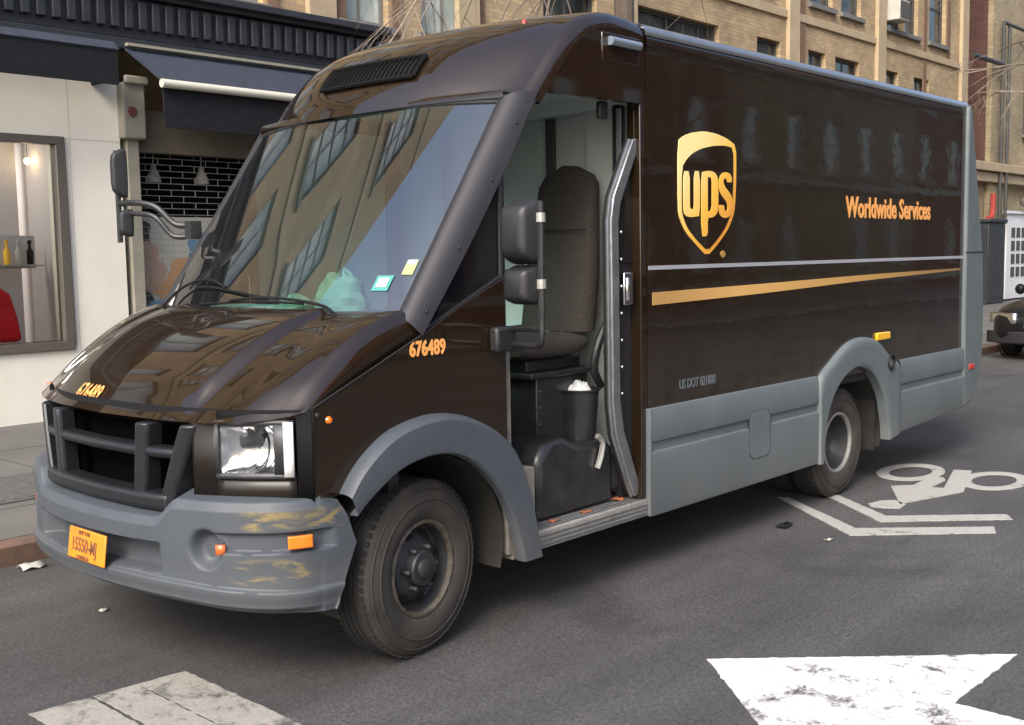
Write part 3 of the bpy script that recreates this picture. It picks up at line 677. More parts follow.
# grille: a curved frame with bars, deeper than wide at its edges
def gbar(d0, d1, z0, z1, off0=-.03, off1=.05, n=14, taper=0):
    mb = MB(); P = []
    for i in range(n+1):
        d = lerp(d0,d1,i/n); x_ = fx(d); y_ = fy(d)
        P.append([(x_+off1,y_,z0),(x_+off0+.012,y_,z0),(x_+off0,y_,z0+.012),(x_+off0,y_,z1-.012),(x_+off0+.012,y_,z1),(x_+off1,y_,z1)])
    mb.grid(P, closed_v=True); mb.f.append(tuple(len(mb.v)-6+i for i in range(6))); mb.f.append(tuple(range(6))[::-1]); return mb
def vbar(dt, db, w_, z0, z1, off0=-.03, off1=.05):
    mb = MB(); P = []
    for i in range(7):
        z_ = lerp(z0,z1,i/6); d = lerp(db,dt,i/6); a, b = d-w_/2, d+w_/2
        P.append([(fx(a)+off1,fy(a),z_),(fx(a)+off0+.014,fy(a),z_),(fx(a)+off0,fy(a)+.012,z_),(fx(b)+off0,fy(b)-.012,z_),(fx(b)+off0+.014,fy(b),z_),(fx(b)+off1,fy(b),z_)])
    mb.grid(P, closed_v=True); mb.f.append(tuple(len(mb.v)-6+i for i in range(6))); mb.f.append(tuple(range(6))[::-1]); return mb
gr = MB()
for q in (gbar(-.50,.50,.735,.805,-.045), gbar(-.555,.555,.945,.99,-.028), vbar(.60,.475,.065,.745,1.088,-.038), vbar(-.60,-.475,.065,.745,1.088,-.038), vbar(.36,.33,.07,.79,1.085,-.036), vbar(-.36,-.33,.07,.79,1.085,-.036)):
    gr.add(q.v, q.f)
part('grille', gr, 'grille', bevel=.010)

# --- bumper as one moulded skin
BP = [(-.145,1.035),(-.135,.82),(-.10,.60),(-.045,.40),(.02,.235),(.11,.105),(.21,.025),(.32,-.012),(.47,-.03)]
half = spline([(a,b,0) for a,b in BP], 170)
full = [Vector((p.x, W-p.y, 0)) for p in half[::-1]][:-1] + half
nf = len(full); rows = []
nz_ = 130
def bump_rows():
    for i, p in enumerate(full):
        a, b = full[max(i-1,0)], full[min(i+1,nf-1)]; t = (b-a).normalized(); nrm = Vector((t.y, -t.x, 0))
        if nrm.x < 0: nrm = -nrm
        # inward normal (towards the inside of the body)
        cen = Vector((1.2, YC, 0)); 
        if nrm.dot(cen-p) < 0: nrm = -nrm
        e = abs(i-(nf-1)/2)/((nf-1)/2)      # 0 in the middle, 1 at the ends
        ady = abs(p.y-YC)
        zt = lerp(.752, .835, sm(.48,.60,ady)) - .055*sm(.86,1,e); zb = .385-.035*sm(.1,.8,e)
        yield p, nrm, e, ady, zt, zb
for p, nrm, e, ady, zt, zb in bump_rows():
    row = []
    for j_ in range(nz_+1):
        v_ = j_/nz_; z_ = lerp(zb, zt, v_)
        off = 0
        kend = 1-.85*sm(.72,.90,e); off += kend*.15*(1-min(1,max(0,(zt-z_)/.035)))+ .020*(1-min(1,max(0,(zt-z_-.02)/.05)))       # ledge on top
        off += .004*sm(.60,.5,z_)
        lowb = 1-sm(zb+.095, zb+.105, z_)                                     # lower lip stands proud
        off -= .020*lowb*(1-.6*sm(.8,1,e)); off += kend*.05*(1-sm(zb, zb+.035, z_)) + .012*(1-sm(zb+.03, zb+.09, z_))
        # middle air slot
        s1 = (1-sm(.46,.52,ady))*sm(.492,.505,z_)*(1-sm(.605,.622,z_)); off += .085*s1
        # lamp pocket and long recess towards the corner
        yd = min(abs(p.y-.305), abs(W-p.y-.305))*1.15; rp = math.hypot(yd, z_-.612); off += .052*(1-sm(.035,.088,rp)**1.6)
        s2 = sm(.66,.74,ady)*(1-sm(.88,.93,e))*sm(.600,.610,z_)*(1-sm(.672,.684,z_))*(1-sm(.07,.088,rp)*0)*sm(.080,.090,rp); off += .024*s2
        xs_ = .0
        if e > .86: xs_ = (-(.11 if z_ < .6 else .09)*abs(z_-.60)/.25*(e-.86)/.14)
        q = p+nrm*off; row.append((q.x+xs_, q.y, z_))
    rows.append(row)
bumper = part('bumper', MB().grid(rows), 'bumper', ang=60, solid=.01)
pt = part('licence_plate', MB().box(-.006,.006,-.155,.155,-.066,.066), 'plate', loc=(-.160,.965,.548), bevel=.006)
pt.rotation_euler = (0, R(8), R(0)); WL[pt] = (0,0,0)
pt2 = obj('plate_characters', text_mb('15550-MJ', .080, (-.0075,.122,-.028), (0,-1,0), (0,0,1), xs=.70, bold=.001), M['plate_ink'], pt)
obj('plate_caption', text_mb('NEW YORK', .024, (-.0075,.068,.042), (0,-1,0), (0,0,1), xs=.8), M['plate_ink'], pt)
obj('plate_caption', text_mb('COMMERCIAL', .022, (-.0075,.075,-.060), (0,-1,0), (0,0,1), xs=.8), M['plate_ink'], pt)
for s in (0,1):
    mm = (lambda m: m) if s == 0 else (lambda m: m.mirror_y())
    # marker lamp in the recess: follows the corner
    idx = [i for i in range(nf) if full[i].y < .3 and .185 < full[i].x < .275]
    P = []
    for i in idx:
        t = (full[i+1]-full[i-1]).normalized(); nr = Vector((t.y,-t.x,0)); nr = nr if nr.dot(Vector((1.2,YC,0))-full[i]) > 0 else -nr
        q = full[i]+nr*.006; P.append([(q.x,q.y,z_) for z_ in (.619,.625,.662,.668)])
    part('marker_lamp', mm(MB().grid(P)), 'amber', solid=.02, bevel=.006)
    part('pocket_reflector', mm(MB().grid([[(.012+.012*i, .262-.014*i, z_) for z_ in (.596,.615,.636)] for i in range(3)])), 'amberdeep', solid=.01)
part('under_bumper', MB().box(.22,.5,.12,W-.12,.34,.72), 'under')

# --- pillars and windscreen
def wpt(v_, d):
    """windscreen skin: v_ 0 bottom .. 1 top, d -1..1 over the glass"""
    a = abs(d); xb = .695+.145*(a)**2.2; xt = 1.385+.118*(a)**2.2; zb = 1.482+.008*a; zt = 2.462-.028*a*a
    y_ = YC+d*lerp(.942,.922,v_); x_ = lerp(xb,xt,v_)+.004*math.sin(v_*math.pi); return (x_, y_, lerp(zb,zt,v_))
part('windscreen', MB().grid([[wpt(i/20, lerp(-1,1,j_/30)) for j_ in range(31)] for i in range(21)]), 'glass', ang=80)
for s in (0,1):
    mm = (lambda m: m) if s == 0 else (lambda m: m.mirror_y())
    P = []
    for i in range(29):
        v_ = i/28; a = Vector(wpt(v_, -1)); ob = Vector((.885, .018, 1.398)); ot = Vector((1.655,.018,2.488)); o_ = ob.lerp(ot, v_); o_.x += .030*math.sin(v_*math.pi)
        if v_ < .12: o_.x += 0
        a2 = a+Vector((.012,.02,-.01)); mid = a.lerp(o_, .42)+Vector((-.030,-.014,.018)); mid2 = a.lerp(o_, .8)+Vector((-.016,-.024,.008))
        P.append([a2, a+Vector((-.004,-.002,.004)), a.lerp(mid,.5)+Vector((-.008,-.002,.006)), mid, mid.lerp(mid2,.5)+Vector((-.006,-.004,.004)), mid2, o_+Vector((0,-.018,0)), o_+Vector((.006,.012,-.004)), o_+Vector((.02,.06,0))])
    pl = part('windscreen_pillar', mm(MB().grid(P)), 'pillar', ang=50)
    sc_ = MB()
    for v_ in (.1,.33,.62,.88):
        q = P[int(v_*28)][5]; sc_.lathe([(0,.004),(.006,.003),(.009,0)], (q[0], q[1]-.003, q[2]), 'y', 8, -1)
    obj('screws', mm(sc_), M['steel'], pl)
    # inside strip behind the pillar that edges the door opening
    part('door_edge', mm(MB().prism([(.92,1.42),(1.42,1.65),(1.42,1.30),(1.46,1.30),(1.46,2.12),(1.66,2.40),(1.66,2.485),(1.62,2.485),(1.40,2.14)], .05, .085)), 'dark')
part('screen_seal', MB().tube([wpt(1, lerp(-1,1,i/30)) for i in range(31)], .010, 6).tube([wpt(0, lerp(-1,1,i/30)) for i in range(31)], .012, 6).tube([wpt(i/20,-1) for i in range(21)], .007, 6).tube([wpt(i/20,1) for i in range(21)], .007, 6), 'dark')
part('header', MB().grid([[(wpt(1,d)[0]+o, wpt(1,d)[1], z_) for o, z_ in ((-.012,2.455),(-.006,2.475),(.01,2.490),(.08,2.495))] for d in [lerp(-1.03,1.03,i/30) for i in range(31)]]), 'paint')
cw = MB().grid([[(lerp(hr(abs(d))[0]-.012, wpt(0,d)[0]+.03, j_/3), YC+d*.945, 1.466+.03*abs(d)*(1-j_/3)+.004*j_) for j_ in range(4)] for d in [lerp(-1,1,i/30) for i in range(31)]])
part('cowl', cw, 'dark', solid=.02)
# wipers
def wiper(d0, v0, pts, bl):
    base = wpt(v0, d0)
    pts = [Vector(base)+Vector((-.05,0,-.012))] + [Vector(wpt(b, a))+Vector((-.022,0,.016)) for a, b in pts]
    wp = part('wiper', MB().tube(spline(pts, 14), .0075, 6), 'black')
    blp = [Vector(wpt(b, a))+Vector((-.012,0,.010)) for a, b in bl]
    obj('blade', MB().tube(spline(blp, 16), .0065, 6), M['black'], wp)
wiper(.90, .0, [(.80,.07),(.62,.125),(.42,.135),(.22,.10)], [(.60,.10),(.40,.105),(.10,.085),(-.16,.06)])
wiper(-.72, .0, [(-.60,.02),(-.35,.05),(-.1,.055),(.12,.04)], [(.42,.02),(.15,.035),(-.15,.045),(-.45,.035)])

# --- cab inside
BX = 2.62
part('bulkhead', MB().box(BX,BX+.03,.04,W-.04,.7,2.86), 'wall_in')
bf = MB().box(BX-.03,BX-.002,.70,.76,.7,2.5).box(BX-.03,BX-.002,1.55,1.61,.7,2.5).box(BX-.04,BX-.002,.04,.1,.45,2.5)
part('bulkhead_frame', bf, 'frame_in', bevel=.006)
part('ceiling', MB().box(1.80,2.6,.06,W-.06,2.58,2.60), 'wall_in')
part('header_panel', MB().box(2.5,2.61,.05,.9,2.5,2.6), 'wall_in')
part('hook', MB().box(2.2,2.27,.06,.09,2.41,2.5), 'dark', bevel=.01)
part('cab_floor', MB().box(.5,2.62,.42,W-.03,.60,.66), 'floor_in')
st = part('door_step', MB().box(1.56,2.50,-.006,.44,.32,.412), 'tread', bevel=.008)
stp = MB()
for i in range(3): stp.box(1.57,2.49,-.010,.0,.335+i*.022,.345+i*.022)
for i in range(4): stp.box(1.57,2.49,.012+i*.03,.026+i*.03,.41,.416)
obj('tread_ribs', stp, M['alu'], st)
part('step_riser', MB().box(1.45,2.62,.42,.44,.40,.66), 'floor_in')
part('step_front_wall', MB().box(1.43,1.46,.03,.46,.33,1.3), 'floor_in')
part('inner_wheel_house', MB().box(1.46,1.62,.03,.44,.30,.72), 'floor_in')
part('rear_step_wall', MB().box(2.59,2.615,.04,.46,.40,2.5), 'wall_in')
part('dashboard', MB().prism([(.80,1.28),(.79,1.44),(.90,1.485),(1.15,1.485),(1.30,1.40),(1.32,1.12),(1.20,1.0),(.82,1.0)], .09, W-.09), 'dark', bevel=.03)
part('firewall', MB().box(.74,.80,.08,W-.08,.62,1.42), 'dark')
# steering wheel on its column
sw = MB(); c0 = Vector((1.42,.55,1.36)); ax = Vector((.70,0,.71)).normalized(); u0 = Vector((0,1,0)); w0 = ax.cross(u0)
ring = [c0+(u0*math.cos(a)+w0*math.sin(a))*.215 for a in [2*math.pi*i/36 for i in range(37)]]; sw.tube(ring, .014, 8, False)
for a in (0, math.pi, -math.pi/2): sw.tube([c0-ax*.03, c0+(u0*math.cos(a)+w0*math.sin(a))*.21], .012, 6)
sw.tube([c0-ax*.35, c0+ax*.01], [.03,.045], 12); part('steering_wheel', sw, 'dark')
# seat
def seat(yc, parent=None):
    P = []
    for i in range(18):
        t = i/17; z_ = lerp(1.32, 2.21, t); hw = lerp(.235,.20,sm(.3,.85,t)); hw *= math.sqrt(max(0.02, 1-sm(.80,1.0,t)**1*.98*((t-.8)/.2 if t > .8 else 0)**2)); xb = 2.33+.13*t
        th = lerp(.085,.055,t); row = []
        for k_ in range(20):
            a = 2*math.pi*k_/20; ca, sa = math.cos(a), math.sin(a)
            row.append((xb+th*np.sign(ca)*abs(ca)**.6, yc+hw*np.sign(sa)*abs(sa)**.6, z_))
        P.append(row)
    mb = MB().grid(P, closed_v=True); mb.f.append(tuple(len(mb.v)-20+i for i in range(20))); mb.f.append(tuple(range(20))[::-1])
    so_ = part('seat', mb, 'seat', ang=60)
    P = []
    for i in range(11):
        t = i/10; x_ = lerp(1.80,2.32,t); hh = .065*(1-.35*abs(2*t-1)**3); row = []
        for k_ in range(20):
            a = 2*math.pi*k_/20; ca, sa = math.cos(a), math.sin(a)
            row.append((x_, yc+.25*np.sign(ca)*abs(ca)**.45*(1-.12*abs(2*t-1)**4), 1.26+.02*t*0+hh*np.sign(sa)*abs(sa)**.55))
        P.append(row)
    mb = MB().grid(P, closed_v=True); mb.f.append(tuple(len(mb.v)-20+i for i in range(20))); mb.f.append(tuple(range(20))[::-1])
    obj('cushion', mb, M['seat'], so_, ang=60)
    obj('headrest_seam', MB().tube([(2.325,yc-.21,1.86),(2.315,yc,1.86),(2.325,yc+.21,1.86)], .004, 5), M['dark'], so_)
    pd = MB().box(1.92,2.34,yc-.2,yc+.2,.66,1.10).box(1.86,2.36,yc-.22,yc+.22,1.10,1.13).box(1.9,2.34,yc-.15,yc+.15,1.13,1.19)
    for i in range(4): pd.lathe([(0,.008),(.008,.006),(.012,0)], (1.95,yc-.2,.86+i*.085), 'y', 8, -1)
    obj('pedestal', pd, M['shine'], so_, bevel=.012)
    obj('armrest_lever', MB().tube(spline([(2.42,yc-.27,1.36),(2.34,yc-.27,1.24),(2.32,yc-.26,1.12),(2.38,yc-.26,1.02)], 12), .022, 8), M['dark'], so_)
seat(.47)
rv = MB()
for i in range(6): rv.lathe([(0,.010),(.007,.008),(.010,0)], (1.96,.268,.86+i*.06), 'y', 8, -1)
part('battery_box', MB().prism([(1.72,.42),(1.72,.72),(1.79,.79),(1.95,.81),(2.05,.76),(2.30,.76),(2.34,.70),(2.34,.42)], .10, .42), 'shine', bevel=.035)
wb = part('waste_bucket', MB().lathe([(0,.0),(.085,.0),(.105,.25),(.115,.255),(.115,.265),(.10,.262),(.078,.02),(0,.02)], (2.23,.24,.76), 'z', 28), 'shine')
pb = MB()
random.seed(3)
P = [[(2.23+.075*math.cos(a)*math.sin(b)*random.uniform(.75,1.1), .24+.075*math.sin(a)*math.sin(b)*random.uniform(.75,1.1), 1.00+.06*math.cos(b)*random.uniform(.6,1.2)) for a in [2*math.pi*i/12 for i in range(12)]] for b in [.05+1.5*i/6 for i in range(7)]]
obj('crumpled_liner', pb.grid(P, closed_v=True), M['white'], wb)
part('cable_strap', MB().tube(spline([(2.18,.085,.79),(2.22,.08,.75),(2.205,.08,.68),(2.18,.085,.62)], 10), .016, 6), 'tread')
part('seat_belt', MB().tube(spline([(2.45,.12,2.0),(2.43,.13,1.6),(2.41,.15,1.45),(2.36,.16,1.2)], 10), .016, 5), 'dark')
pk = part('door_pocket', MB().box(2.405,2.462,.10,.14,.42,2.5), 'black')
obj('pocket_trim', MB().box(2.398,2.408,.085,.11,.60,2.48), M['alu'], pk)
# open sliding door, its front edge showing in the opening
DE = [(2.44,.43),(2.40,.50),(2.275,.78),(2.25,.95),(2.245,1.90),(2.27,2.02),(2.44,2.32)]
sdoor = part('sliding_door', MB().prism(DE+[(2.50,2.33),(2.50,.43)], .072, .09), 'dark')
DI = [(2.485,.45),(2.462,.53),(2.345,.80),(2.315,.97),(2.31,1.89),(2.33,1.99),(2.47,2.25)]
obj('door_frame', MB().prism(DE+[(2.485,2.33)]+DI[::-1], .030, .075), mat('brushed_aluminium', (.30,.31,.32), .42, .75, noise=(16,.3,.7), col2=(.2,.205,.21)), sdoor, bevel=.006)
obj('door_edge_seal', MB().tube([(a-.006,.055,b) for a,b in DE], .008, 6), M['alu'], sdoor)
obj('door_glass', MB().box(2.29,2.48,.055,.07,1.68,2.02), M['glass_dark'], sdoor)
obj('door_handle', MB().box(2.345,2.425,.025,.06,1.46,1.63).tube([(2.36,.018,1.485),(2.36,.018,1.605)], .014, 8), M['chrome'], sdoor, bevel=.012)
obj('door_screws', (lambda q: [q.lathe([(0,.006),(.006,.004),(.009,0)], (2.33,.03,1.0+i*.14), 'y', 8, -1) for i in range(7)] and q)(MB()), M['alu'], sdoor)

# --- near mirrors on a tubular arm
arm = MB().tube(spline([(1.42,-.02,1.395),(1.37,-.12,1.405),(1.34,-.22,1.41),(1.315,-.285,1.41),(1.31,-.30,1.46),(1.31,-.30,1.60),(1.31,-.30,1.96)], 40), .016, 8)
arm.tube(spline([(1.42,-.02,1.325),(1.37,-.12,1.33),(1.335,-.25,1.335),(1.31,-.297,1.36),(1.31,-.30,1.46)], 24), .015, 8)
mra = part('mirror_arm', arm, 'dark')
br = MB().box(1.30,1.435,-.045,.012,1.295,1.41)
brk = obj('bracket', br, M['dark'], mra, bevel=.015)
def mirror(name, c, w_, h_, dep, out, parent, tilt=0):
    """rounded shell facing forwards, glass facing the driver; c centre"""
    P = []; n = 28
    for i in range(10):
        t = i/9; k_ = lerp(.62,1,min(1,t*1.25)**.6)*(1-.02*t) if t > 0 else .50 ; x_ = c[0]-dep+dep*t*1.0; row = []
        for j_ in range(n):
            a = 2*math.pi*j_/n; ca, sa = math.cos(a), math.sin(a)
            row.append((x_, c[1]+w_/2*k_*np.sign(ca)*abs(ca)**.32, c[2]+h_/2*k_*np.sign(sa)*abs(sa)**.32))
        P.append(row)
    mb = MB().grid(P, closed_v=True); mb.f.append(tuple(range(n))[::-1])
    o = part(name, mb, 'dark', parent, ang=60, label=None)
    g_ = [(c[0]+.003, c[1]+w_*.46*np.sign(math.cos(a))*abs(math.cos(a))**.5, c[2]+h_*.46*np.sign(math.sin(a))*abs(math.sin(a))**.5) for a in [2*math.pi*j_/n for j_ in range(n)]]
    obj('mirror_glass', MB().add(g_, [tuple(range(n))]), M['mirror'], o)
    return o
mirror('mirror', (1.33,-.205,1.83), .19, .285, .11, 1, van)
mirror('wide_mirror', (1.33,-.205,1.60), .175, .175, .10, 1, van)
obj('clamp', MB().tube([(1.31,-.30,1.87),(1.31,-.30,1.91)], .021, 10).tube([(1.31,-.30,1.585),(1.31,-.30,1.625)], .021, 10), M['tread'], mra)
# far mirrors on two bent arms
fa = MB()
fa.tube(spline([(1.10,W-.0,1.93),(1.04,W+.09,1.935),(.98,W+.18,2.03),(.93,W+.30,2.06),(.90,W+.45,2.06)], 26), .017, 8)
fa.tube(spline([(1.10,W-.0,1.87),(1.03,W+.10,1.87),(.97,W+.18,1.975),(.93,W+.30,2.00),(.90,W+.45,2.00)], 26), .015, 8)
fa.tube([(.90,W+.45,1.84),(.90,W+.45,2.36)], .016, 8).box(1.06,1.13,W-.03,W+.03,1.85,1.95)
part('mirror_arm', fa, 'dark')
mirror('mirror', (.92,W+.40,2.23), .055, .28, .08, 1, van)
mirror('wide_mirror', (.93,W+.38,1.95), .07, .16, .07, 1, van)

# --- wheels
def wheel(xc, y0, s, kind, r_=.383, wid=.225):
    """y0: outer face; s=+1 the wheel runs towards +y"""
    c = (0, 0, 0); WC = (xc, y0, r_); X_, Y_, R_ = xc, y0, r_; xc = 0; y0 = 0; r_ = 0
    prof = [(.205,.035),(.215,.018),(.232,.008),(.262,.0),(.30,.002),(.335,.010),(.362,.022),(.378,.034),(.385,.050)]
    tr = []
    o0 = .058
    for k_ in range(4):
        a = o0+k_*.032; tr += [(.387,a),(.387,a+.020),(.378,a+.023),(.378,a+.029)]
    tr += [(.387,o0+.128)]
    back = [(.385,wid-.04),(.37,wid-.025),(.34,wid-.012),(.28,wid-.002),(.21,wid-.03)]
    rim = MB()
    if kind == 'front':
        rim.lathe([(.207,.034),(.203,.028),(.196,.030),(.190,.05),(.184,.09),(.17,.10),(.150,.078),(.120,.060),(.095,.052),(.082,.050),(.080,.02),(.074,.012),(.0,.012)], c, 'y', 48, s)
    else:
        rim.lathe([(.205,.030),(.200,.026),(.194,.028),(.188,.05),(.184,.13),(.165,.165),(.14,.17),(.105,.168),(.095,.15),(.075,.12),(.07,.10),(.0,.098)], c, 'y', 48, s)
    wh = part('wheel', rim, 'steel', ang=30, loc=WC); WL[wh] = (0,0,0)
    if kind == 'front': wh.rotation_euler.z = R(8)
    ty = MB().lathe([(.385,.050),(.387,.058)]+tr[1:]+back, c, 'y', 72, s)
    obj('sidewall', MB().lathe(prof, c, 'y', 72, s).lathe([(.300,-.0005),(.302,-.003),(.306,-.003),(.308,.001)], c, 'y', 72, s).lathe([(.345,.012),(.348,.008),(.352,.012)], c, 'y', 72, s), M['rubber_side'], wh, ang=40)
    obj('rim_edge', MB().lathe([(.216,.022),(.212,.014),(.200,.013),(.192,.024),(.190,.034)], c, 'y', 48, s), M['rim_edge'] if kind == 'front' else M['rim_lip'], wh)
    # tread blocks cut as shoulder lugs
    lg = ty
    for k_ in range(64):
        a = 2*math.pi*k_/64
        for o_ in (.040, .19):
            cc_ = Vector((xc+.383*math.cos(a), y0+s*o_, r_+.383*math.sin(a)))
            lg.obox(cc_, (.0030*math.cos(a),0,.0030*math.sin(a)), (0,.011,0), (-.0115*math.sin(a),0,.0115*math.cos(a)))
    obj('tyre', ty, M['rubber'], wh, ang=25)
    if kind == 'front':
        nm = MB(); hh = MB()
        for k_ in range(8):
            a = 2*math.pi*(k_+.3)/8; hh = MB(); hh.lathe([(.0,-.002),(.022,-.002),(.027,.005)], (xc+.142*math.cos(a), y0+s*.068, r_+.142*math.sin(a)), 'y', 14, s); obj('hand_hole', hh, M['black'], wh)
        for k_ in range(6):
            a = 2*math.pi*k_/6; obj('lug_nut', MB().lathe([(0,-.028),(.009,-.028),(.013,-.02),(.015,.01)], (xc+.095*math.cos(a), y0+s*.045, r_+.095*math.sin(a)), 'y', 6, s), M['steel'], wh)
        obj('hub', MB().lathe([(0,-.004),(.035,-.004),(.044,.002),(.048,.025),(.062,.022),(.066,.04)], c, 'y', 28, s), M['steel'], wh)
    else:
        hh = MB(); nm = MB()
        for k_ in range(5):
            a = 2*math.pi*(k_+.2)/5; hh = MB(); hh.lathe([(.0,-.002),(.020,-.002),(.026,.006)], (xc+.145*math.cos(a), y0+s*.166, r_+.145*math.sin(a)), 'y', 14, s); obj('hand_hole', hh, M['black'], wh)
        for k_ in range(6):
            a = 2*math.pi*k_/6; obj('lug_nut', MB().lathe([(0,-.02),(.010,-.02),(.013,.01)], (xc+.088*math.cos(a), y0+s*.14, r_+.088*math.sin(a)), 'y', 6, s), M['steel'], wh)
        c2 = (0, s*.26, 0)
        obj('inner_tyre', MB().lathe([(.20,.03),(.26,0),(.33,.006),(.375,.03),(.387,.055),(.387,.18),(.37,.20),(.28,.225),(.2,.2)], c2, 'y', 48, s), M['rubber'], wh)
    return wh
wheel(.90, .026, 1, 'front'); wheel(.90, W-.018, -1, 'front')
wheel(4.90, .055, 1, 'rear'); wheel(4.90, W-.055, -1, 'rear')
# wheel houses, chassis
for xc, r2, sgn in ((.90,.50,0),(4.97,.55,0)):
    for s in (0,1):
        m_ = MB().grid([[(xc+r2*math.cos(a), y, .42+r2*math.sin(a)*(.92 if xc < 2 else .85)) for y in (.035,.62)] for a in [R(-18)+R(216)*i/20 for i in range(21)]])
        m_.add([(xc-r2,.62,.3),(xc+r2,.62,.3),(xc+r2,.62,.95),(xc-r2,.62,.95)], [(0,1,2,3)])
        part('wheel_house', m_ if s == 0 else m_.mirror_y(), 'under')
ch = MB().box(.3,7.0,.62,.72,.42,.60).box(.3,7.0,W-.72,W-.62,.42,.60).box(1.7,4.3,.12,W-.12,.48,.66).box(5.6,6.9,.15,W-.15,.45,.7).box(2.8,3.8,.15,.6,.33,.5)
ch.tube([(.90,.2,.387),(.90,W-.2,.387)], .05, 10).tube([(4.90,.3,.387),(4.90,W-.3,.387)], .075, 12).lathe([(0,-.14),(.12,-.1),(.15,0),(.12,.1),(0,.14)], (4.90,YC,.387), 'y', 16)
part('chassis', ch, 'under')
part('mud_flap', MB().box(5.46,5.475,.06,.55,.25,.62), 'under'); part('mud_flap', MB().box(5.46,5.475,W-.55,W-.06,.25,.62), 'under')
# stickers on the windscreen (inside face)
def stick(v_, d, w_, h_, m_, parent, lift=.004):
    o = Vector(wpt(v_, d)); u = (Vector(wpt(v_, d+.02))-o).normalized(); t = (Vector(wpt(v_+.02, d))-o).normalized(); n_ = u.cross(t); n_ = n_ if n_.x < 0 else -n_
    o = o+n_*lift; return obj('sticker', MB().add([o-u*w_/2-t*h_/2, o+u*w_/2-t*h_/2, o+u*w_/2+t*h_/2, o-u*w_/2+t*h_/2], [(0,1,2,3)]), M[m_], van, smooth=False)
stick(.135, -.84, .085, .080, 'sticker_t', van, .004); stick(.137, -.84, .055, .050, 'sticker', van, .006)
stick(.205, -.945, .055, .075, 'sticker_y', van, .004); stick(.228, -.945, .048, .025, 'sticker', van, .006)

# things lying on the dashboard
def crumple(name, c, sx_, sy_, sz_, m_, label, cat, seed):
    random.seed(seed); P = []
    for b in range(9):
        t = b/8; row = []
        for a in range(18):
            an = 2*math.pi*a/18; k_ = random.uniform(.72,1.15); rr_ = math.sin(math.pi*(.02+.5*t))
            row.append((c[0]+sx_*math.cos(an)*rr_*k_, c[1]+sy_*math.sin(an)*rr_*k_, c[2]+sz_*math.cos(math.pi*.5*t)*random.uniform(.8,1.15)))
        P.append(row)
    return tag(obj(name, MB().grid(P, closed_v=True), M[m_], sub=1), label, cat)
crumple('cloth', (1.04,.72,1.47), .12, .16, .20, 'cloth', 'crumpled pale green cloth heaped on the dashboard behind the windscreen', 'cloth', 5)
crumple('crumpled_bag', (.98,1.00,1.47), .10, .11, .09, 'cloth', 'smaller crumpled pale green bag left of the heaped cloth on the dashboard', 'bag', 8)
tag(obj('paper_sheet', MB().box(-.11,.11,-.30,.30,0,.004), M['paper'], loc=(1.02,1.34,1.492)), 'white paper sheet lying flat on the dashboard left of the cloths', 'paper')

# ------------------------------------------------------------------ buildings across the sidewalk
YB = 7.6
tanb = thing('tan_brick_building', 'long tan brick building with cream shopfront, black cornice and awnings, behind the van', 'building', (12, YB, 0))
XL, XR, ZT = -3.3, 27.5, 16.0
wins = []   # x0,x1,z0,z1,kind
for a, b in ((-2.2,-1.2),(-.2,.8),(1.6,2.6),(3.1,4.1),(4.80,5.58),(6.72,7.52),(8.1,9.1),(10.6,11.9),(13.0,15.5),(16.85,17.75),(18.9,19.65),(20.1,21.25),(22.4,23.3),(24.2,25.1)): wins.append((a,b,4.68,5.80,'w'))
for a, b in ((-2.2,-1.2),(-.2,.8),(1.6,2.6),(3.7,4.8),(5.4,6.5),(7.5,8.5),(9.6,10.8),(11.6,12.8),(14.3,15.3),(16.3,17.3),(18.95,19.95),(20.35,21.3),(22.45,23.50),(23.62,24.38),(25.05,26.1)): wins.append((a,b,6.74,8.45,'w'))
for zz in (10.2, 13.4):
    for a, b in ((-2.2,-1.1),(-.2,.8),(1.6,2.6),(3.7,4.8),(5.4,6.5),(7.5,8.5),(9.6,10.8),(11.6,12.8),(14.3,15.3),(16.3,17.3),(18.95,19.95),(20.35,21.3),(22.45,23.50),(25.05,26.1)): wins.append((a,b,zz,zz+1.8,'w'))
holes = [[(a,c),(b,c),(b,d),(a,d)] for a,b,c,d,_ in wins]
def bpart(name, mb, m, parent=None, **k): return obj(name, mb, M[m] if isinstance(m, str) else m, parent or tanb, **k)
bpart('wall', MB().prism([(XL,4.45),(XR,4.45),(XR,ZT),(XL,ZT)], YB, YB+.3, holes=holes), 'tan', smooth=False)
bpart('lower_wall', MB().box(6.75,XR,YB,YB+.3,0,4.45), 'tan2', smooth=False)
bpart('side_wall', MB().box(XR-.3,XR,YB+.3,YB+14,0,ZT).box(XL,XL+.3,YB+.3,YB+14,0,ZT).box(XL+.3,XR-.3,YB+13.7,YB+14,0,ZT), 'tan', smooth=False)
bpart('roof', MB().box(XL+.3,XR-.3,YB+.3,YB+13.7,16.6,16.8), 'roofing')
bpart('parapet', MB().box(XL-.15,XR+.1,YB-.3,YB+.3,ZT,ZT+.5), 'stone', bevel=.05)
bc = MB()
for zz in (6.28, 9.55, 12.8): bc.box(XL,XR,YB-.05,YB-.002,zz,zz+.16)
bpart('string_course', bc, 'stone', bevel=.01)
pr = MB()
for a in (6.18,8.72,12.45,17.95,22.0,27.0): pr.box(a,a+.42,YB-.10,YB-.003,4.6,ZT)
bpart('pilaster', pr, 'stone', bevel=.01)
for a in (4.40,5.62,6.64,7.56,9.14,): bpart('brown_jamb', MB().box(a,a+.16,YB-.035,YB-.002,4.6,6.2), 'brownstone')
for a in (13.0,18.75,24.9,): bpart('brown_jamb', MB().box(a-.22,a-.03,YB-.03,YB-.002,4.6,8.6), 'brownstone')
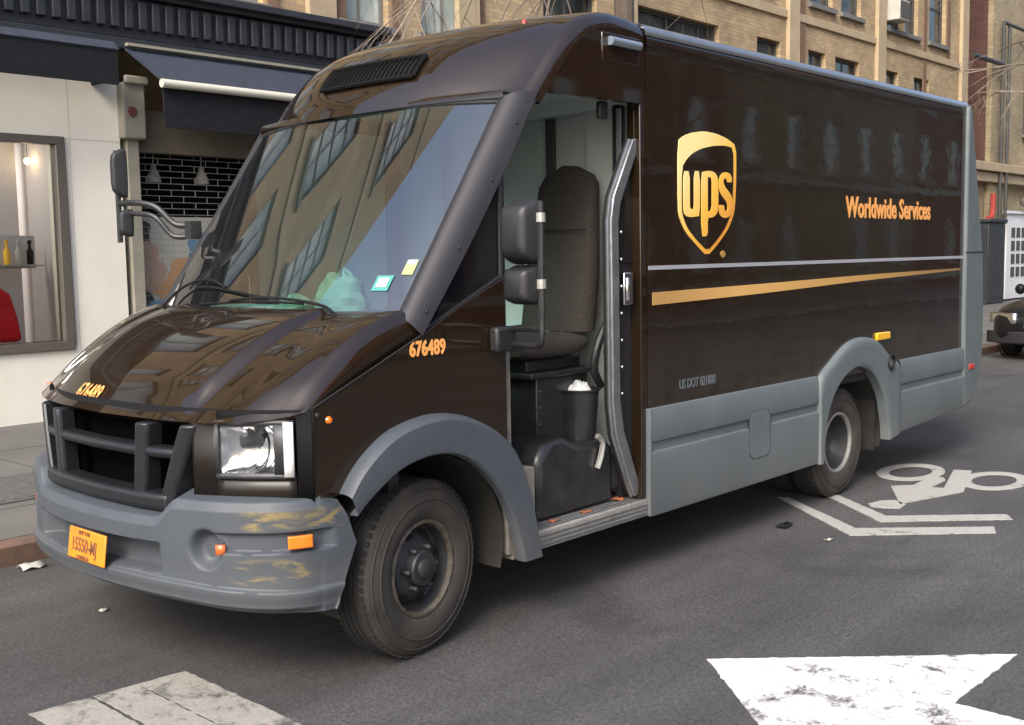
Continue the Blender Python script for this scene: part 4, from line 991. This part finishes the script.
bpart('brown_jamb', MB().box(26.13,26.35,YB-.03,YB-.002,6.4,8.6), 'brownstone')
# windows: frame with pane and sill, mesh shared between equal sizes
cache = {}
def window(parent, a, b, c, d, y, fm='frame_d', pm='pane', sm_='sill', rows_=2, cols=1, sgn=1, sill=True):
    w_, h_ = round(b-a,2), round(d-c,2); key = (w_,h_,fm,pm,sm_,rows_,cols,sgn)
    if key not in cache:
        fr = MB(); t = .06
        for q in ((0,w_,0,t),(0,w_,h_-t,h_),(0,t,t,h_-t),(w_-t,w_,t,h_-t)): fr.box(q[0],q[1],sgn*.10,sgn*.17,q[2],q[3])
        for i in range(1,rows_): fr.box(t,w_-t,sgn*.115,sgn*.16,h_*i/rows_-.025,h_*i/rows_+.025)
        for i in range(1,cols): fr.box(w_*i/cols-.02,w_*i/cols+.02,sgn*.118,sgn*.158,t,h_-t)
        f0 = obj('window', fr, M[fm], parent, loc=(a,y,c)); p0 = obj('pane', MB().box(.02,w_-.02,sgn*.135,sgn*.145,.02,h_-.02), M[pm], f0)
        p0.location = (0,0,0); p0.matrix_parent_inverse = Matrix()
        s0 = None
        if sill:
            s0 = obj('sill', MB().box(-.08,w_+.08,-sgn*.08,sgn*.14,-.10,-.002), M[sm_], f0, bevel=.01); s0.matrix_parent_inverse = Matrix()
        cache[key] = (f0.data, p0.data, s0.data if s0 else None)
    else:
        d0 = cache[key]; f0 = obj('window', None, None, parent, loc=(a,y,c), shared=d0[0]); p0 = obj('pane', None, None, f0, shared=d0[1]); p0.matrix_parent_inverse = Matrix()
        if d0[2] and sill: s0 = obj('sill', None, None, f0, shared=d0[2]); s0.matrix_parent_inverse = Matrix()
    return f0
for i, (a,b,c,d,_) in enumerate(wins):
    big = b-a > 1.8
    window(tanb, a, b, c, d, YB, 'frame_g' if c < 6 and a < 10 else 'frame_d', 'pane_l' if a < 10 or c > 9.9 else 'pane', rows_=(4 if a < 9 else 2) if c > 6 else 1, cols=5 if big else ((2 if a < 9 else 1) if c > 6 else 2), sill=True)
# air conditioner hung in a window (a thing of its own)
ac = thing('air_conditioner', 'boxy pale window air conditioner hanging out of the upper tan facade', 'air conditioner', (22.98, YB, 6.83))
obj('case', MB().box(22.50,23.08,YB-.36,YB+.1,6.86,7.32), M['pale'], ac, bevel=.02)
g_ = MB()
for i in range(9): g_.box(22.54+i*.058,22.57+i*.058,YB-.372,YB-.355,6.90,7.28)
obj('grille', g_, M['frame_d'], ac)
# black cornice with modillions
cn = MB().box(XL,7.3,YB-.22,YB,4.47,4.62).box(XL,7.3,YB-.14,YB,4.05,4.46).box(XL,7.3,YB-.30,YB-.2,4.52,4.60)
bpart('cornice', cn, 'navy', bevel=.008)
dn = MB(); x = XL+.05
while x < 7.2:
    dn.box(x,x+.09,YB-.20,YB-.139,4.14,4.43); x += .155
bpart('modillions', dn, 'navy', bevel=.01)
bpart('cornice_base', MB().box(XL,7.3,YB-.17,YB,3.93,4.045), 'navy', bevel=.01)
# cream shopfront with display window
bpart('shopfront_wall', MB().prism([(XL,.13),(3.70,.13),(3.70,3.93),(XL,3.93)], YB, YB+.25, holes=[[(.56,.90),(3.02,.90),(3.02,2.95),(.56,2.95)]]), 'stucco', smooth=False)
bpart('wall_joint', MB().box(3.14,3.148,YB-.002,YB+.01,.13,3.93).box(XL,3.7,YB-.0025,YB+.01,2.985,2.991), mat('stucco_joint', (.50,.47,.40), .9))
dw = MB()
for q in ((.5,3.08,.84,.93),(.5,3.08,2.92,3.0),(.5,.6,.93,2.92),(2.98,3.08,.93,2.92)): dw.box(q[0],q[1],YB-.035,YB+.1,q[2],q[3])
dwo = bpart('display_window', dw, 'bronze', bevel=.008)
obj('pane', MB().box(.6,2.98,YB+.04,YB+.048,.93,2.92), M['glass_clear'], dwo)
rm = MB().box(.2,3.6,YB+2.4,YB+2.45,.2,3.2).box(3.095,3.16,YB+.252,YB+2.4,.2,3.2).box(.1,.2,YB+.3,YB+2.4,.2,3.2)
bpart('shop_room', rm, 'room'); bpart('shop_ceiling', MB().box(.1,3.4,YB+.26,YB+2.45,3.2,3.24), 'room'); bpart('shop_floor', MB().box(.1,3.4,YB+.26,YB+2.45,.75,.80), 'room_floor')
bpart('shop_panel', MB().box(1.9,2.68,YB+.9,YB+.94,.8,3.2), 'room_dark'); bpart('shop_column', MB().box(2.72,2.98,YB+.9,YB+1.05,.8,3.2), 'room')
lamp_o = thing('ceiling_lamp', 'small glowing lamp hanging inside the shop window at left', 'lamp', (3.02,YB+.7,3.2))
obj('cord', MB().tube([(3.02,YB+.7,3.2),(3.02,YB+.7,2.83)], .004, 5), M['frame_d'], lamp_o); obj('bulb', MB().lathe([(0,-.035),(.025,-.02),(.035,0),(.025,.03),(0,.035)], (3.02,YB+.7,2.80), 'z', 14), emis('warm_bulb', (1,.72,.35), 14), lamp_o)
pl_ = bpy.data.lights.new('shop_light', 'AREA'); pl_.energy = 45; pl_.size = 1.2; pl_.color = (1,.93,.85); po = bpy.data.objects.new('shop_light', pl_); COL.objects.link(po); po.location = (2.0,YB+1.2,3.15)
# goods in the window
jk = MB().prism([(2.15,.93),(2.72,.93),(2.68,1.20),(2.62,1.42),(2.48,1.52),(2.2,1.5)], YB+.35, YB+.55)
tag(obj('jacket', jk, M['redcloth'], bevel=.05), 'red jacket displayed at the bottom of the shop window', 'jacket')
for i, (xo, zo, col_, lab) in enumerate(((2.66,1.72,'yellow','yellow capped bottle on the glass shelf in the shop window'),(2.78,1.72,'slat','pale bottle between the yellow and the dark one on the shop shelf'),(2.90,1.72,'black','dark bottle at the right end of the glass shelf in the shop window'))):
    b_ = tag(obj('bottle', MB().lathe([(0,0),(.032,0),(.034,.14),(.014,.17),(.014,.21),(.02,.212),(.02,.25),(0,.25)], (xo,YB+.5,zo), 'z', 14), M[col_]), lab, 'bottle', 'bottles on the glass shelf in the shop window')
sh_ = thing('glass_shelf', 'narrow glass shelf holding bottles inside the shop window', 'shelf', (2.5,YB+.5,1.7))
obj('shelf_board', MB().box(2.1,3.0,YB+.4,YB+.6,1.70,1.715), M['slat'], sh_); obj('shelf_back', MB().box(2.1,3.0,YB+.6,YB+.605,1.68,2.02), M['room'], sh_)
# first awning (flat valance), second awning with roller
a1 = thing('awning', 'flat navy awning over the cream wall, leftmost in the picture', 'awning', (1.5,YB,3.9), 'awnings on the shopfronts')
obj('valance', MB().box(XL,3.45,YB-.50,YB-.46,3.50,3.83).box(3.41,3.45,YB-.46,YB-.0,3.55,3.83), M['awning'], a1)
obj('canopy', MB().add([(XL,YB-.505,3.83),(3.46,YB-.505,3.83),(3.46,YB-.40,3.92),(XL,YB-.40,3.92)], [(0,1,2,3)]), M['awning_top'], a1, solid=.02, smooth=False)
a2 = thing('awning', 'navy awning with cream roller bar over the rolled-down shutter', 'awning', (5,YB,3.9), 'awnings on the shopfronts')
obj('canopy', MB().add([(3.86,YB-.62,3.58),(7.0,YB-.62,3.58),(7.2,YB-.2,3.93),(3.70,YB-.2,3.93)], [(0,1,2,3)]), M['awning_top'], a2, solid=.02, smooth=False)
obj('roller_bar', MB().tube([(3.84,YB-.64,3.54),(7.0,YB-.64,3.54)], .045, 12), M['cream'], a2)
obj('valance', MB().box(3.88,7.0,YB-.60,YB-.58,3.10,3.50), M['awning'], a2)
obj('gutter', MB().box(3.70,7.2,YB-.26,YB-.2,3.95,3.98), M['greige'], a2)
# doorway column, casing box with red rosette, recess with shutter
bpart('column', MB().box(3.76,3.90,YB-.03,YB+.3,.13,3.05), 'greige', bevel=.008)
bpart('casing', MB().box(3.69,3.95,YB-.12,YB+.1,3.02,3.60).box(3.71,3.98,YB-.16,YB-.1,3.58,3.67), 'greige', bevel=.02)
st_ = []
for k_ in range(16):
    a = 2*math.pi*k_/16; q = .06 if k_ % 2 == 0 else .042; st_.append((3.79+q*math.cos(a), 3.30+q*math.sin(a)))
tag(obj('rosette_sign', MB().prism(st_, YB-.135, YB-.118).prism([(3.79+.02*math.cos(2*math.pi*i/8),3.30+.02*math.sin(2*math.pi*i/8)) for i in range(8)], YB-.14, YB-.13), mat('shaded_red_sign', (.13,.035,.03), .7)), 'small red rosette emblem on the beige casing beside the awning', 'sign')  # red dulled, like the casing's greige, for the awning's shade
bpart('lintel', MB().box(3.90,6.75,YB+.05,YB+.2,2.90,3.35), 'olive', bevel=.01)
bpart('recess', MB().box(3.90,6.75,YB+1.4,YB+1.45,.13,3.35).box(6.7,6.75,YB+.2,YB+1.4,.13,3.35), 'black')
sh = MB(); z_ = .20; rw = 0
while z_ < 2.90:
    sh.box(3.90,6.70,YB+.118,YB+.13,z_-.0028,z_+.0028)
    xx = 3.90+(.15 if rw % 2 else 0)
    while xx < 6.7: sh.box(xx-.0022,xx+.0022,YB+.119,YB+.129,z_+.0035,z_+.0645); xx += .30
    z_ += .068; rw += 1
shut = bpart('roller_grille', sh, 'wire', smooth=False)
# poster behind the grille: colour patches of a painted picture
pst = thing('poster', 'large blurred poster of faces behind the shutter', 'poster', (4.6,YB+.3,1.2))
obj('sheet', MB().box(3.92,6.6,YB+.22,YB+.23,.6,2.22), M['slat'], pst)
def blob(cx_, cz_, a, b, lay, seed):
    random.seed(seed); ph = [random.uniform(0,6) for _ in range(3)]
    pl = [(cx_+a*(1+.12*math.sin(3*t+ph[0])+.08*math.sin(5*t+ph[1]))*math.cos(t), cz_+b*(1+.12*math.sin(2*t+ph[2]))*math.sin(t)) for t in [2*math.pi*i/28 for i in range(28)]]
    return MB().prism(pl, YB+.22-.002*lay, YB+.221)
PM = {'skin': mat('poster_skin', (.42,.28,.20), .8), 'skin2': mat('poster_orange', (.42,.24,.11), .8), 'hair': mat('poster_hair', (.06,.045,.04), .8), 'blue': mat('poster_blue', (.10,.20,.30), .8), 'blue2': mat('poster_teal', (.12,.26,.36), .8)}
for i, (cx_,cz_,a,b,m_) in enumerate(((3.98,2.02,.16,.20,'hair'),(4.08,1.80,.13,.14,'skin'),(4.10,1.55,.20,.20,'skin'),(4.02,1.22,.12,.22,'hair'),(4.62,1.62,.28,.16,'skin2'),(4.50,1.42,.30,.22,'skin2'),(4.20,1.18,.20,.12,'blue2'),(4.82,1.86,.26,.18,'blue'),(5.4,1.5,.3,.4,'skin'),(5.5,2.0,.3,.15,'hair'))):
    obj('patch', blob(cx_,cz_,a,b,1+i,i), PM[m_], pst, smooth=False)
obj('poster_letters', text_mb('G A T E', .14, (4.55,YB+.19,1.74), (1,0,0), (0,0,1), xs=.9), M['pale'], pst)
for xo, lab in ((4.24,'white pendant lamp behind the shutter, the left one of two'),(4.86,'white pendant lamp behind the shutter, the right one of two')):
    t_ = thing('pendant_lamp', lab, 'lamp', (xo,YB+.5,2.9), 'pendant lamps behind the shutter')
    obj('shade', MB().lathe([(.085,0),(.075,.06),(.035,.14),(.03,.2),(0,.2)], (xo+.12,YB+.5,2.62), 'z', 18), M['pale'], t_); obj('cord', MB().tube([(xo+.12,YB+.5,2.8),(xo+.12,YB+.5,3.3)], .008, 6), M['pale'], t_)

# second building to the right: yellow brick front and red brick flank
yb = thing('yellow_brick_building', 'yellow brick building with a red brick flank at the right edge', 'building', (36, 8.4, 0))
def ypart(name, mb, m, **k): return obj(name, mb, M[m], yb, **k)
ypart('front_wall', MB().prism([(31.6,.13),(46,.13),(46,20),(31.6,20)], 8.4, 8.7), 'tan2', smooth=False)
ypart('flank_wall', MB().box(31.3,31.6,8.405,24,.13,20), 'redbrick', smooth=False)
ypart('front_pier', MB().box(31.3,32.3,8.25,8.399,.13,20), 'tan2', smooth=False)
ypart('back_wall', MB().box(31.6,46,23.7,24,.13,20).box(45.7,46,8.7,23.7,.13,20), 'redbrick', smooth=False)
ypart('roof', MB().box(31.5,46,8.6,23.9,19.8,20), 'roofing')
ypart('ledge', MB().box(27.6,46,8.05,8.4,3.9,4.15).box(27.6,46,8.15,8.39,3.6,3.88), 'stone', bevel=.02)
for a in (34.5,37.5,40.5):
    for c in (5.2,8.6,12): window(yb, a, a+1.1, c, c+1.9, 8.24, 'frame_d', 'pane', 'sill')
rbk = thing('red_brick_infill', 'dark red brick wall standing back between the tan and yellow buildings', 'building', (29.4, 9.6, 0))
obj('wall', MB().box(27.52,31.28,9.6,9.9,.13,19), M['redbrick'], rbk, smooth=False); obj('roof', MB().box(27.52,31.28,9.55,10.2,19.0,19.2), M['roofing'], rbk)
lw = MB().box(27.55,31.25,8.39,8.5,.13,3.9); tag(obj('garden_wall', lw, M['tan2'], smooth=False), 'low yellow brick wall joining the two buildings at the right', 'wall')
# pipes, cabinet, garage door
pp = MB()
for xo in (31.75, 32.25): pp.tube([(xo,8.1,2.4),(xo,8.1,8.2)], .05, 8)
pp.tube([(29.4,8.1,7.0),(31.75,8.1,7.0)], .07, 8).tube([(31.75,8.1,8.2),(34,8.1,8.2)], .05, 8)
tag(obj('drain_pipes', pp, M['frame_d']), 'pair of black pipes running up the yellow brick front', 'pipes')
rp = MB().tube(spline([(30.35,7.95,2.53),(30.6,7.95,2.56),(30.75,7.95,2.75),(30.77,7.95,3.25)], 10), .075, 10)
tag(obj('red_pipe', rp, M['bin_red']), 'short upright red pipe above the black cabinet', 'pipe')
cab = thing('black_cabinet', 'tall ribbed black cabinet against the wall beside the white garage door', 'cabinet', (30.0, 7.9, .13))
cb = MB().box(29.35,30.65,7.55,8.2,.14,2.40); obj('case', cb, M['navy'], cab, bevel=.02)
rb = MB()
for i in range(8): rb.box(29.43+i*.15,29.49+i*.15,7.525,7.552,.3,2.2)
for i in range(4): rb.box(29.325,29.352,7.6+i*.14,7.66+i*.14,.3,2.2)
obj('ribs', rb, M['navy'], cab); obj('lid', MB().box(29.3,30.7,7.5,8.22,2.40,2.50), M['navy'], cab, bevel=.02)
gd = thing('garage_door', 'white panelled garage door with rows of small panes at the right edge', 'door', (35, 8.3, .13))
obj('leaf', MB().box(32.6,38.5,8.16,8.24,.14,2.72), M['door_white'], gd)
pn = MB()
for i in range(11):
    for j_ in range(4):
        pn.box(33.0+i*.46,33.17+i*.46,8.145,8.165,.80+j_*.40,1.10+j_*.40)
        pn.box(33.21+i*.46-.02,33.33+i*.46-.02,8.146,8.165,.80+j_*.40,1.10+j_*.40)
obj('panes', pn, M['frame_d'], gd)
obj('door_head', MB().box(32.5,38.6,8.1,8.26,2.72,2.80), M['door_white'], gd)
lampw = MB().lathe([(0,-.12),(.12,-.06),(.13,.05),(.06,.14),(0,.15)], (33.6,8.0,3.05), 'z', 14); tag(obj('wall_lamp', lampw, M['bronze']), 'round bronze wall lamp above the white garage door', 'lamp')

# opposite side of the street (seen only as reflections in the van)
def opposite(x0, x1, h_, m_, label, seed, stone='pale'):
    t_ = thing('brick_house', label, 'building', ((x0+x1)/2, -14.5, 0), 'buildings across the street')
    pos = []; rgo = random.Random(seed)
    n = max(1, int((x1-x0)/2.6)); st = (x1-x0)/n
    for fl in range(int(h_/3.3)):
        for i in range(n):
            a = x0+st*(i+.5)-.55+rgo.uniform(-.3,.3)
            if rgo.random() < .12: continue
            pos.append((a, a+1.1, 1.1+fl*3.3+(0 if fl else .1), 2.9+fl*3.3))
    obj('wall', MB().prism([(x0,0),(x1,0),(x1,h_),(x0,h_)], -14.8, -14.5, holes=[[(a,c),(b,c),(b,d),(a,d)] for a,b,c,d in pos]), M[m_], t_, smooth=False)
    obj('body', MB().box(x0,x1,-26,-14.8,0,h_-.2), M[m_], t_, smooth=False)
    lc = MB()
    for fl in range(int(h_/3.3)+1): lc.box(x0,x1,-14.49,-14.40,.55+fl*3.3,.78+fl*3.3)
    obj('string_course', lc, M[stone], t_)
    for a,b,c,d in pos: window(t_, a, b, c, d, -14.5, 'pale', 'pane_l', 'pale', sgn=-1)
opposite(5.5, 15, 14, 'redbrick2', 'red brick house across the street nearest the side street', 1)
opposite(15, 27, 17, 'redbrick2', 'red brick house across the street, second from the side street', 2)
opposite(27, 41, 15, 'tan2', 'yellowish brick house across the street, third from the side street', 3)
opposite(41, 60, 18, 'redbrick2', 'red brick house across the street, farthest from the side street', 4)

# ------------------------------------------------------------------ bare trees
def grow(mb, p, d, L_, r_, depth, rng, droop=0.0, twig=None):
    pts = [Vector(p)]; rs = [r_]; d = Vector(d).normalized(); n = 6
    for i in range(n):
        d = (d + Vector((rng.uniform(-.16,.16), rng.uniform(-.16,.16), rng.uniform(-.10,.12)-droop))).normalized()
        pts.append(pts[-1]+d*L_/n); rs.append(r_*(1-.62*(i+1)/n))
    (twig if (twig is not None and r_ < .02) else mb).tube(pts, rs, 6 if r_ > .02 else 4)
    if depth == 0: return
    for k_ in range(rng.choice((3,4)) if depth > 1 else 3):
        i = rng.randint(2, n); a = rng.uniform(0, 2*math.pi); side = Vector((math.cos(a), math.sin(a), rng.uniform(-.15,.45)-droop*2))
        nd = (d*.75 + side*.75).normalized(); grow(mb, pts[i], nd, L_*rng.uniform(.55,.78), rs[i]*.72, depth-1, rng, droop, twig)
def tree(x0, y0, h_, limbs, label, seed, lean=(0,0)):
    rng = random.Random(seed); t_ = thing('bare_tree', label, 'tree', (x0, y0, .1), 'bare street trees')
    tk = MB(); pts = [(x0+lean[0]*t*t, y0+lean[1]*t*t, .1+h_*t) for t in [i/8 for i in range(9)]]; tk.tube(pts, [.17,.14,.13,.125,.12,.11,.10,.085,.07], 10)
    obj('trunk', tk, M['bark'], t_)
    for (z_, d, L_, r_, dep, droop) in limbs:
        lb = MB(); t = (z_-.1)/h_; grow(lb, (x0+lean[0]*t*t, y0+lean[1]*t*t, z_), d, L_, r_, dep, rng, droop)
        obj('limb', lb, M['twig'], t_)
tree(8.15, 4.3, 7.5, [(5.0,(-1,.15,.25),2.6,.045,3,.13),(5.2,(-1,-.3,.15),2.4,.04,3,.14),(5.6,(-.7,.6,.3),2.4,.04,3,.12),(6.2,(-.9,0,.5),2.4,.05,3,.10),(5.4,(.8,.3,.4),2.4,.05,3,.05),(6.0,(.2,-1,.5),2.0,.05,3,.08),(6.8,(.1,.7,.8),2.2,.05,3,.02),(7.4,(0,0,1),2.4,.06,3,0)],
     'bare tree behind the van roof with thin drooping twigs at top centre', 11)
tree(23.6, 4.4, 9, [(5.6,(-.1,1,.25),1.7,.03,3,.08),(6.2,(.3,1,.1),1.7,.03,3,.10),(5.0,(-.2,.9,.3),1.4,.025,3,.12),(7.2,(.1,.8,.5),1.8,.035,3,.05),(7.5,(.8,0,.6),2.5,.06,3,.0),(8.8,(0,-.2,1),2.6,.06,3,0)],
     'bare tree reaching in from the right edge of the picture', 23)

tree(21.0, -12.2, 9, [(4.5,(1,.2,.6),3,.06,3,.0),(5.2,(-1,.2,.6),3,.06,3,.0),(6.2,(.3,.9,.6),3,.05,3,.0),(7.2,(-.6,-.5,.8),3,.05,3,.0),(8.6,(.1,0,1),2.6,.06,3,0)],
     'bare tree across the street from the van', 31)
# ------------------------------------------------------------------ parked dark car
X0, YA, YZ = 15.22, .84, 2.68; YM = (YA+YZ)/2; HW = (YZ-YA)/2
car = thing('parked_car', 'dark sedan parked at the kerb behind the van, facing the camera', 'car', (X0+2.6, YM, 0))
def ring(x_, hw, zb, zs, zt, tuck=.9):
    half = [(0,zb),(hw*.86,zb),(hw*.97,zb+.10),(hw,lerp(zb,zs,.5)),(hw*.985,zs),(hw*.93,lerp(zs,zt,.55)),(hw*.72,zt-.012),(hw*.4,zt),(0,zt+.008)]
    return [(x_, YM+y, z_) for y, z_ in half] + [(x_, YM-y, z_) for y, z_ in half[1:-1][::-1]]
secs = [ring(X0+.0,.62,.32,.50,.60), ring(X0+.04,.74,.26,.55,.70), ring(X0+.16,.85,.22,.62,.78), ring(X0+.5,HW*.99,.22,.70,.86), ring(X0+1.3,HW,.22,.76,.95), ring(X0+1.75,HW,.22,.82,.99),
        ring(X0+3.0,HW,.22,.84,.98), ring(X0+4.2,HW,.22,.84,.98), ring(X0+4.9,HW*.98,.24,.82,.97), ring(X0+5.3,HW*.9,.28,.74,.92), ring(X0+5.42,HW*.7,.36,.66,.82)]
cbm = MB().grid(secs, closed_v=True); nr = len(secs[0]); cbm.f.append(tuple(range(nr))[::-1]); cbm.f.append(tuple(len(cbm.v)-nr+i for i in range(nr)))
obj('body', cbm, M['car'], car, ang=55)
gh = [[(X0+a, YM+s*HW*k_, z_) for s, k_ in ((-1,w1),(1,w1))] for a, z_, w1 in ((1.6,.97,.86),(2.3,1.40,.68),(3.5,1.44,.68),(4.3,1.0,.86))]
gm = MB().grid([[gh[i][0], gh[i][1]] for i in range(4)]); gm.add([gh[i][0] for i in range(4)], [(0,1,2,3)]); gm.add([gh[i][1] for i in range(4)], [(3,2,1,0)])
obj('windows', gm, M['glass_dark'], car, smooth=False)
obj('roof', MB().box(X0+2.3,X0+3.5,YM-HW*.68,YM+HW*.68,1.40,1.46), M['car'], car, bevel=.03)
gr = MB()
for i in range(13): gr.box(X0-.02,X0+.06,YM-.30+i*.05,YM-.30+i*.05+.018,.50,.74)
gr.box(X0-.03,X0+.06,YM-.33,YM+.33,.73,.76).box(X0-.03,X0+.06,YM-.33,YM+.33,.475,.50).box(X0-.03,X0+.06,YM-.34,YM-.315,.49,.75).box(X0-.03,X0+.06,YM+.315,YM+.34,.49,.75)
obj('grille', gr, M['chrome'], car)
for s in (-1,1):
    P = [[(X0+lerp(.03,.30,i/5)+ (0 if j_ else .0)-.03, YM+s*lerp(.44,HW*.985,i/5)+s*.0, z_) for j_, z_ in enumerate((.56,.62,.72))] for i in range(6)]
    hd = obj('headlight', MB().grid(P), M['lens_body'] if 'lens_body' in M else M['refl'], car, solid=.05)
    obj('wing_mirror', MB().lathe([(0,-.08),(.06,-.06),(.09,0),(.07,.06),(0,.07)], (X0+1.9, YM+s*(HW+.10), 1.02), 'x', 14).box(X0+1.86,X0+1.92,min(YM+s*HW*.86,YM+s*(HW+.08)),max(YM+s*HW*.86,YM+s*(HW+.08)),.95,.99), M['car'], car)
    for xo in (.95, 4.1):
        yo = YM+s*(HW+.005); wh = obj('wheel', MB().lathe([(.0,.03),(.07,.03),(.08,.04),(.17,.05),(.19,.02),(.2,.01)], (X0+xo,yo,.33), 'y', 28, -s), M['rim_grey'], car)
        obj('tyre', MB().lathe([(.2,.01),(.25,0),(.31,.01),(.33,.04),(.33,.18),(.31,.21),(.2,.2)], (X0+xo,yo,.33), 'y', 32, -s), M['rubber'], wh)
        obj('wheel_arch', MB().lathe([(.335,-.004),(.37,-.004)], (X0+xo,yo-s*.0,.35), 'y', 32, -s), M['black'], wh)
obj('bumper', MB().add(*(lambda q: (q.v, q.f))(MB().grid([[(X0-.01+.25*(abs(t)**3), YM+t*(HW+.01), z_) for z_ in (.26,.28,.42,.44)] for t in [lerp(-1,1,i/14) for i in range(15)]]))), M['dark'], car, solid=.05)

# ------------------------------------------------------------------ litter
def scrap(x_, y_, z_, s_, m_, label, seed, group=None, name='litter_scrap', cat='litter'):
    rng = random.Random(seed); P = [[(x_+s_*(i/3-.5)*1.6, y_+s_*(j_/3-.5), z_+.003+abs(rng.uniform(0,.35))*s_) for j_ in range(4)] for i in range(4)]
    return tag(obj(name, MB().grid(P), M[m_], solid=.002), label, cat, group)
scrap(.40,2.78,0,.09,'pale','crumpled pale plastic lying in the gutter by the kerb at left',1)
scrap(.60,2.80,0,.05,'slat','small white scrap beside the crumpled plastic in the gutter',2)
scrap(.28,1.72,0,.03,'slat','tiny white scrap on the asphalt in front of the bumper',4)
scrap(3.74,-.44,0,.04,'slat','small white fleck on the asphalt below the chevron marking',5)
scrap(3.88,-.07,0,.075,'black','dark crumpled scrap on the asphalt left of the chevron marking',9)
scrap(2.38,.10,.412,.05,'scrapm','reddish brown scrap on the step of the open door near the sliding door',6)
scrap(2.05,.06,.412,.04,'scrapm','reddish brown scrap in the middle of the open door step',7)
scrap(1.80,.07,.412,.035,'scrapm','reddish brown scrap at the front end of the open door step',8)
